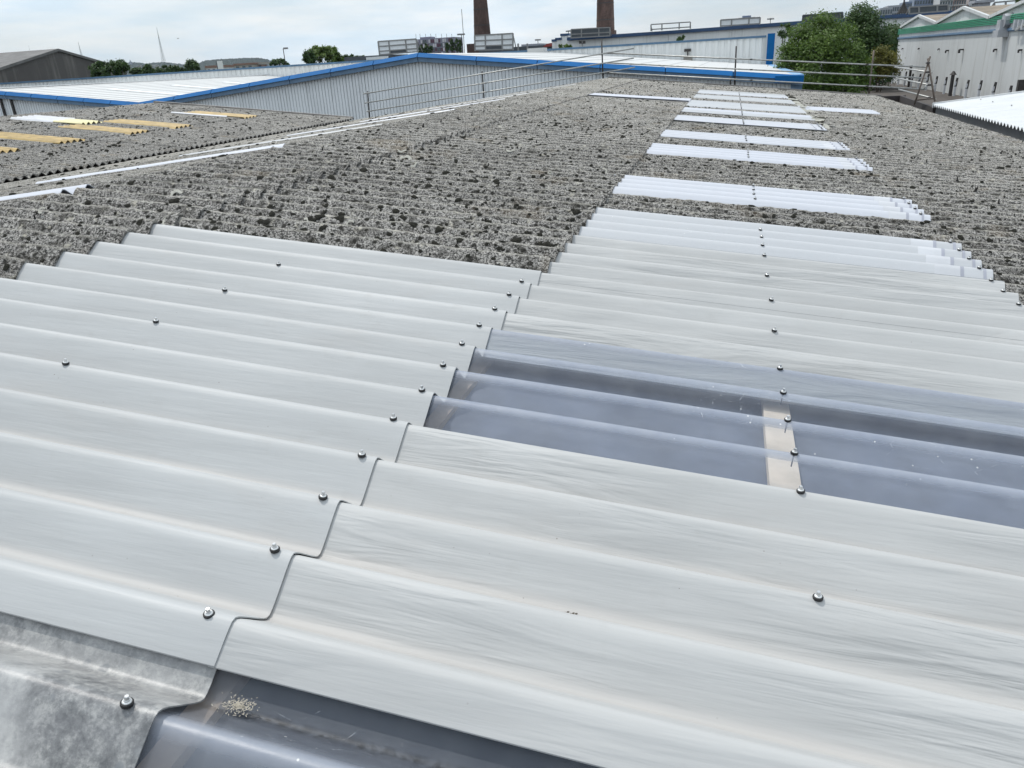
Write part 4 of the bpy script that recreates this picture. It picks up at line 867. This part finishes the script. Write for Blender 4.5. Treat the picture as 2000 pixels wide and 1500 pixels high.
tree('broad round mid-green tree beside the end of the blue warehouse', (PY(1600, 150, Y1).x, Y1, 0), [blob(1596, 66, Y1, 36, 30), blob(1568, 88, Y1-.6, 30, 28), blob(1630, 84, Y1-.6, 32, 30), blob(1600, 104, Y1-1.6, 38, 30), blob(1552, 118, Y1-.8, 30, 28), blob(1652, 122, Y1-1.2, 34, 32), blob(1540, 148, Y1, 26, 30), blob(1590, 146, Y1-2, 42, 30), blob(1640, 158, Y1-1.6, 40, 28), blob(1672, 150, Y1-.6, 26, 26), blob(1600, 190, Y1-1, 70, 36)], 36000, .085, 'leaf_mid', 1, .28)
Y2 = 66
tree('tall darker tree rising behind and right of the round tree', (PY(1690, 150, Y2).x, Y2, 0), [blob(1684, 36, Y2, 22, 20), blob(1668, 54, Y2, 22, 22), blob(1698, 60, Y2-.5, 24, 24), blob(1684, 84, Y2-.8, 28, 26), blob(1714, 92, Y2, 26, 26), blob(1700, 118, Y2-.6, 34, 30), blob(1716, 126, Y2, 20, 24), blob(1690, 150, Y2, 40, 36)], 26000, .09, 'leaf_dark', 2, .26)
Y3 = 82
tree('dark low tree tucked against the corner of the green-banded warehouse', (PY(1742, 140, Y3).x, Y3, 0), [blob(1738, 78, Y3, 26, 22), blob(1745, 108, Y3, 26, 30), blob(1728, 98, Y3, 22, 26), blob(1752, 68, Y3+3, 18, 14), blob(1740, 140, Y3, 30, 34)], 14000, .10, 'leaf_dark', 3, .2)
tree('small yellowing tree in front of the dark tree by the warehouse corner', (PY(1728, 150, 62).x, 62, 0), [blob(1722, 118, 62, 22, 18), blob(1732, 132, 62, 20, 20), blob(1712, 138, 62, 20, 22)], 6500, .08, 'leaf_ochre', 4, .12)
tree('dark sprig-topped tree peeping over the end of the ribbed parapet', (PY(1535, 80, 80).x, 80, 0), [blob(1535, 56, 80, 9, 8), blob(1528, 70, 80, 8, 12), blob(1546, 64, 80, 9, 8)], 1300, .09, 'leaf_dark', 5, .12)
Yl = 96
tree('large dark tree beside the right end of the brown hall', (PY(215, 150, Yl).x, Yl, 0), [blob(200, 133, Yl, 20, 12), blob(228, 131, Yl, 20, 14), blob(190, 140, Yl, 14, 14), blob(240, 138, Yl, 16, 14), blob(214, 142, Yl, 26, 12)], 6000, .17, 'leaf_dark', 6, .3)
for i, (px, py, rx, ry, lab) in enumerate(((268, 140, 14, 7, 'low dark tree right of the large dark tree by the brown hall'), (290, 136, 12, 9, 'small dark tree left of the lattice mast foot'), (318, 137, 15, 8, 'small dark tree below the lattice mast'), (342, 136, 11, 8, 'small dark tree just right of the lattice mast foot'), (376, 128, 13, 12, 'pointed dark tree at the left end of the wooded hill'), (357, 138, 9, 5, 'lowest dark bush left of the pointed dark tree'))):
    tree(lab, (PY(px, py, 150).x, 150, 0), [blob(px, py, 150, rx, ry), blob(px-rx*.5, py+3, 150, rx*.6, ry*.7), blob(px+rx*.5, py+3, 150, rx*.6, ry*.7), blob(px, py+8, 150, rx, ry)], 2200, .22, 'leaf_dark', 20+i, .3, 'trees beyond the parapet')
Yt = 100
tree('light green bushy tree beyond the parapet right of the lamp post', (PY(632, 130, Yt).x, Yt, 0), [blob(618, 105, Yt, 17, 11), blob(634, 103, Yt, 16, 10), blob(628, 114, Yt, 26, 10)], 5200, .15, 'leaf_light', 40, .25)
tree('leafy mid-green tree with two raised tops beside the light green one', (PY(652, 130, Yt+4).x, Yt+4, 0), [blob(652, 103, Yt+4, 10, 10), blob(648, 112, Yt+4, 14, 8), blob(662, 112, Yt+4, 13, 8), blob(656, 120, Yt+4, 20, 8)], 3600, .15, 'leaf_mid', 41, .22)
tree('dark bush at the left foot of the light green tree', (PY(604, 130, Yt-3).x, Yt-3, 0), [blob(604, 108, Yt-3, 11, 9), blob(606, 118, Yt-3, 14, 8)], 2200, .15, 'leaf_dark', 42, .2)
tree('low dark tree between the lamp post and the wooded hill', (PY(545, 130, 140).x, 140, 0), [blob(545, 122, 140, 16, 6), blob(535, 125, 140, 12, 5), blob(556, 125, 140, 12, 5)], 2400, .2, 'leaf_dark', 43, .3)
tree('low dark hedge-like tree behind the left slope of the blue gable', (PY(690, 125, 105).x, 105, 0), [blob(685, 115, 105, 16, 7), blob(700, 115, 105, 16, 6), blob(672, 119, 105, 12, 5)], 2600, .15, 'leaf_dark', 44, .25)
tree('small bush beside the stepped end of the white hall', (PY(1104, 92, 100).x, 100, 0), [blob(1100, 92, 100, 9, 5), blob(1110, 93, 100, 8, 4)], 1300, .10, 'leaf_mid', 45, .12)
tree('dark shrub with one upright tip above the ribbed parapet', (PY(1330, 80, 85).x, 85, 0), [blob(1328, 78, 85, 6, 5), blob(1334, 75, 85, 3, 6)], 900, .08, 'leaf_dark', 46, .1)
for i, (px, yt, yb, rx, lab) in enumerate(((822, 88, 100, 4, 'leftmost poplar in front of the coloured tower block'), (832, 86, 100, 4, 'second poplar from the left in front of the tower block'), (840, 89, 100, 4, 'third poplar from the left in front of the tower block'), (874, 84, 99, 4, 'short poplar at the right corner of the tower block'), (882, 79, 98, 4.5, 'poplar just right of the tower block'), (892, 75, 98, 4, 'tall slim poplar left of the twin lamp'), (899, 78, 98, 3.5, 'slim poplar right beside the antenna mast'))):
    tree(lab, (PY(px, 100, 260).x, 260, 0), [blob(px, yt+4, 260, rx*.55, 5), blob(px+.5, (yt+yb)/2, 260, rx, (yb-yt)/2.4), blob(px, yb, 260, rx, 6)], 1300, .26, 'leaf_dark', 60+i, .3, 'row of poplars by the tower block', 'poplar_tree')

# ------------------------------------------------------------------ far things
tb = thing('tower_block', (PY(850, 100, 420).x, 420, 0), 'slab tower block chequered in maroon, lilac and white panels', 'building')
a, b = PY(813.5, 76, 420), PY(887, 73, 420); zt = (a.z+b.z)/2; zb_ = 0
MB().box((a.x, 420, 0), (b.x, 434, zt)).build('wall', M['tower_lilac'], tb)
pan = {'tower_maroon': MB(), 'tower_pale': MB(), 'glass_dark': MB()}
nx, nz = 19, 11; dx = (b.x-a.x)/nx; dzz = 2.15
for i in range(nx):
    for j in range(nz):
        m = rng.choice(['tower_maroon', 'tower_maroon', 'tower_pale', 'glass_dark', None]); z1 = zt-.5-j*dzz
        if m: pan[m].box((a.x+i*dx+.12, 419.7, z1-dzz*.75), (a.x+(i+1)*dx-.12, 420.05, z1))
for k_, nme in (('tower_maroon', 'maroon_panels'), ('tower_pale', 'white_panels'), ('glass_dark', 'windows')): pan[k_].build(nme, M[k_], tb, kind='stuff')
c = PY(820, 73, 424); d = PY(842, 71, 424); MB().box((c.x, 424, zt), (d.x, 430, c.z)).build('roof_house', M['tower_lilac'], tb)
mb = MB()
for px in (812, 820, 831, 841, 851, 862, 872, 882): p = PY(px, 66, 425); mb.tube((p.x, 425, zt), (p.x, 425, p.z), .10, 5)
mb.build('roof_aerials', M['steel_dark'], tb)
def pole(label, top, foot, Y, r, arms=(), mat='steel_dark', name='lamp_post', cat='lamp post', group=None):
    a, b = PY(*top, Y), PY(*foot, Y); p = thing(name, (a.x, Y, 0), label, cat, group); MB().tube((a.x, Y, 0), (a.x, Y, a.z), r, 6, r*.7).build('pole', M[mat], p)
    for ax, ay in arms:
        e = PY(ax, ay, Y); MB().tube((a.x, Y, a.z), e, r*.7, 5).build('arm', M[mat], p); MB().box((e.x-r*4, Y-r*2, e.z-r*1.5), (e.x+r*4, Y+r*2, e.z+r*1.5)).build('lamp_head', M['frame_grey'], p)
pole('single-arm street lamp standing alone beyond the parapet', (553, 95), (556, 119), 130, .09, ((558, 94.3),))
pole('twin-arm street lamp beside the poplars', (901, 67), (903, 97), 150, .09, ((897, 67.3), (904, 67)))
pole('very thin tall antenna mast left of the left chimney', (901.5, 18), (905, 97), 152, .07, name='antenna_mast', cat='antenna')
pole('thin T-topped street lamp on the skyline between two plant screens', (1505, 37), (1505, 44), 128, .07, ((1502, 37.3), (1508, 36.8)))
pole('thin T-topped street lamp above the stepped end of the white hall', (1110.5, 61), (1111, 70), 160, .08, ((1108.5, 61), (1112.5, 60.6)))
pole('thin T-topped street lamp left of the stepped hall', (1050.5, 78), (1051, 86), 160, .08, ((1048, 78), (1053, 77.8)))
p = PY(1137, 84, 100); fl = thing('floodlight_pole', (p.x, 100, 0), 'short pole with twin square floodlights in front of the white hall', 'floodlight'); MB().tube((p.x, 100, 0), (p.x, 100, p.z), .06, 6).build('pole', M['frame_grey'], fl)
for px in (1134, 1141):
    e = PY(px, 82.5, 100); MB().box((e.x-.16, 99.8, e.z-.16), (e.x+.16, 100, e.z+.14)).build('lamp_head', M['steel_dark'], fl)
def mast(label, top, foot, Y, w0, group='lattice radio masts on the far hill'):
    a, b = PY(*top, Y), PY(*foot, Y); b = Vector((b.x, Y, b.z)); h = a.z-b.z; m = thing('lattice_mast', (b.x, Y, b.z-6), label, 'radio mast', group); mb = MB(); N_ = 16; lt = [1-(i/N_) for i in range(N_+1)]; th = max(.1, w0*.022)
    wd = lambda f: max(th*1.2, w0*(.5*(1-f)**1.4)); P4 = lambda f: [Vector((b.x+sx*wd(f), Y+sy*wd(f), b.z+h*f)) for sx, sy in ((-1, -1), (1, -1), (1, 1), (-1, 1))]
    fs = [1-(1-i/N_)**1.0 for i in range(N_+1)]
    for i in range(N_):
        p, q = P4(fs[i]), P4(fs[i+1])
        for j in range(4):
            mb.tube(p[j], q[j], th, 4, caps=False); mb.tube(p[j], q[(j+1) % 4], th*.6, 4, caps=False); mb.tube(p[(j+1) % 4], q[j], th*.6, 4, caps=False); mb.tube(q[j], q[(j+1) % 4], th*.6, 4, caps=False)
    mb.build('lattice', M['steel_dark'], m); MB().tube((b.x, Y, a.z-h*.3), (b.x, Y, a.z+h*.02), th*1.1, 5).build('aerial', M['steel_dark'], m)
mast('tallest lattice radio mast, standing on the far hill left of centre', (313, 54), (320, 121), 2300, 9); mast('smaller lattice radio mast above the right slope of the brown hall', (157, 82), (162, 120), 2400, 8); mast('faintest thin radio mast above the ridge of the brown hall', (62, 89), (64, 120), 2900, 3)
p = PY(429, 128, 330); sg = thing('sign_pylon', (p.x, 330, 0), 'tall white sign pylon with a dark side in front of the wooded hill', 'sign'); MB().box((p.x-1.1, 330, 0), (p.x+1.1, 331, PY(428, 119, 330).z)).build('panel', M['rooflight_white'], sg); MB().box((p.x-1.6, 330.1, 0), (p.x-1.12, 330.9, PY(428, 119.5, 330).z)).build('side', M['panel_dark'], sg)
for lab, x0, x1, yt, Y, m, rf in (('low white shed left of the sign pylon', 402, 422, 130.5, 340, 'city_white', 'house_brick'), ('long low pale building with a brown roof under the wooded hill', 457, 494, 126, 420, 'house_pale', 'house_brick'), ('square brick building at the right end of the long low pale one', 496, 511, 124.5, 425, 'house_brick', 'house_pale'), ('small white building by the low dark tree', 514, 523, 127.5, 430, 'city_white', 'city_grey')):
    a, b = PY(x0, yt, Y), PY(x1, yt, Y); h_ = thing('low_building', ((a.x+b.x)/2, Y, 0), lab, 'building'); MB().box((a.x, Y, 0), (b.x, Y+14, a.z-.6)).build('wall', M[m], h_); MB().box((a.x-.3, Y-.3, a.z-.6), (b.x+.3, Y+14.3, a.z+.4)).build('roof', M[rf], h_)
    n = max(2, int((b.x-a.x)/3.2))
    for i in range(n): xx = a.x+(b.x-a.x)*(i+.25)/n; MB().box((xx, Y-.05, a.z-2.4), (xx+(b.x-a.x)*.5/n, Y+.1, a.z-1.1)).build('window', M['glass_dark'], h_)
# hills
def hill(name, label, pts, Y, depth, mat):
    mb = MB(); n = len(pts); X = [p[0] for p in pts]
    xs = np.arange(X[0], X[-1], 1.3); ys = np.interp(xs, X, [p[1] for p in pts])
    rows = []
    for j, (f, dy) in enumerate(((0, -depth*.5), (.75, -depth*.12), (1, 0), (.6, depth*.5), (0, depth))):
        row = []
        for x, y in zip(xs, ys):
            p = PY(x, y+(rng.uniform(-.9, .9) if j in (1, 2) else 0), Y); row.append((p.x*(Y+dy)/Y, Y+dy, max(0, (p.z))*f-(1 if f == 0 else 0)))
        rows.append(row)
    m = len(xs); mb.v = [v for r_ in rows for v in r_]
    for j in range(4):
        for i in range(m-1): mb.f.append((j*m+i, j*m+i+1, (j+1)*m+i+1, (j+1)*m+i)); mb.m.append(0)
    return tag(mb.build(name, M[mat]), label, kind='structure')
hill('hills', 'low wooded hill with houses under the radio masts', [(150, 150), (215, 132), (245, 123), (262, 121), (285, 124), (300, 122), (320, 121), (345, 124), (370, 126), (420, 132), (700, 130), (760, 125)], 2300, 900, 'hill_green')
hill('hills', 'rounded wooded hill on the skyline left of the light green tree', [(370, 136), (385, 124), (400, 118), (425, 115.5), (470, 113.5), (505, 112.5), (522, 116), (545, 124), (570, 128)], 1700, 700, 'hill_green')
mb = MB()
for i in range(34):
    px = rng.uniform(250, 345); p = PY(px, rng.uniform(127, 134), 1990); s = rng.uniform(2, 5); mb.box((p.x-s, 1985, p.z-3), (p.x+s, 1995, p.z+rng.uniform(0, 2)))
o = mb.build('far_houses', M['house_pale']); tag(o, 'scatter of pale far houses on the hill below the radio masts', 'houses', kind='stuff')
p = PY(254, 118, 2250); ch = thing('church', (p.x, 2250, 20), 'tiny church spire on the far hill left of the tall mast', 'church'); MB().box((p.x-4, 2246, 20), (p.x+4, 2254, PY(254, 121, 2250).z)).build('tower', M['city_grey'], ch); MB().tube((p.x, 2250, PY(254, 121, 2250).z), (p.x, 2250, PY(254, 116.5, 2250).z), 4, 4, .2).build('spire', M['city_grey'], ch)
# city towers at the top right
def block(label, x0, x1, yt, Y, mat, floors, cat='building', balc=None, nwin=5):
    a, b = PY(x0, yt, Y), PY(x1, yt, Y); zt = (a.z+b.z)/2; t = thing('city_block', ((a.x+b.x)/2, Y, 0), label, cat); MB().box((a.x, Y, 0), (b.x, Y+18, zt)).build('wall', M[mat], t)
    h = 3.2; wn_ = MB()
    for j in range(floors):
        z1 = zt-1.0-j*h
        for i in range(nwin): wd = (b.x-a.x)/nwin; wn_.box((a.x+i*wd+wd*.15, Y-.15, z1-2.1), (a.x+(i+1)*wd-wd*.15, Y+.1, z1))
        if balc: MB().box((a.x-.2, Y-1.4, z1-2.7), (b.x+.2, Y+.05, z1-2.3)).build('balcony', M[balc], t)
    wn_.build('windows', M['glass_dark'], t, kind='stuff')
block('low blue-grey office block at the left of the city cluster', 1706, 1722, 19, 520, 'city_blue', 4); block('stepped grey office block beside the lattice pylon', 1720, 1744, 15, 500, 'city_grey', 5); block('taller stepped grey office block with a roof house', 1735, 1770, 10, 540, 'city_grey', 5, nwin=8)
block('small blue block behind the lattice pylon', 1768, 1782, 3, 560, 'city_blue', 5); block('dark blue glass tower cut by the top of the picture', 1788, 1836, -14, 600, 'city_blue', 12, nwin=9); block('white apartment tower with balconies beside the glass tower', 1838, 1864, -12, 580, 'city_white', 11, balc='city_grey'); block('pinkish apartment tower at the right of the city cluster', 1866, 1890, -14, 585, 'city_pink', 11, balc='city_white'); block('grey apartment tower behind the second saw-tooth gable', 1894, 1908, -4, 590, 'city_white', 8)
block('pale stepped office tower behind the framed plant screen', 1442, 1475, 34, 620, 'city_grey', 4, nwin=7); block('upper stage of the pale stepped tower', 1450, 1467, 30.5, 628, 'city_blue', 3)
a = PY(1909, 6, 97); mb = MB().box((a.x, 97, 0), (a.x+1.2, 99, a.z)); mb.box((a.x-.3, 96.8, a.z), (a.x+1.5, 99.2, a.z+.25)); tag(mb.build('roof_cowl', M['city_grey']), 'grey box-shaped roof cowl behind the second saw-tooth gable', 'vent')
mast('lattice pylon in front of the city office blocks', (1762, 0), (1763, 26), 300, 3.2, None)
tree('dark tree top in the far top right corner', (PY(1996, 6, 90).x, 90, 0), [blob(1998, 4, 90, 14, 8), blob(2010, 0, 90, 16, 12)], 1500, .12, 'leaf_dark', 91, .2)
# the bird
p = PY(347.5, 75.3, 60); mb = MB()
for i in range(8):
    pass
mb.tube(p+Vector((-.07, 0, 0)), p+Vector((0, 0, .0)), .008, 6, .022); mb.tube(p, p+Vector((.09, 0, .004)), .022, 6, .006)
tag(mb.add([p+Vector((-.03, 0, .01)), p+Vector((.03, 0, .01)), p+Vector((.0, .14, .05)), p+Vector((-.03, .12, .05)), p+Vector((0, -.14, .045)), p+Vector((-.03, -.12, .045))], [(0, 1, 2, 3), (1, 0, 5, 4)]).build('bird', M['bird_dark']), 'small dark bird flying in the sky right of the tall mast', 'bird')

# ------------------------------------------------------------------ haze
HZ = 4e-5
if HZ:
    mb = MB().box((-3500, -400, -2), (3500, 4200, 160)); t = NT('haze_air'); vp = t.n('ShaderNodeVolumePrincipled'); vp.inputs['Color'].default_value = (.68, .85, 1, 1); vp.inputs['Density'].default_value = HZ; vp.inputs['Anisotropy'].default_value = .2
    t.t.links.new(vp.outputs[0], t.out.inputs['Volume']); tag(mb.build('haze', t.mat), 'thin summer haze over the whole site', kind='stuff')
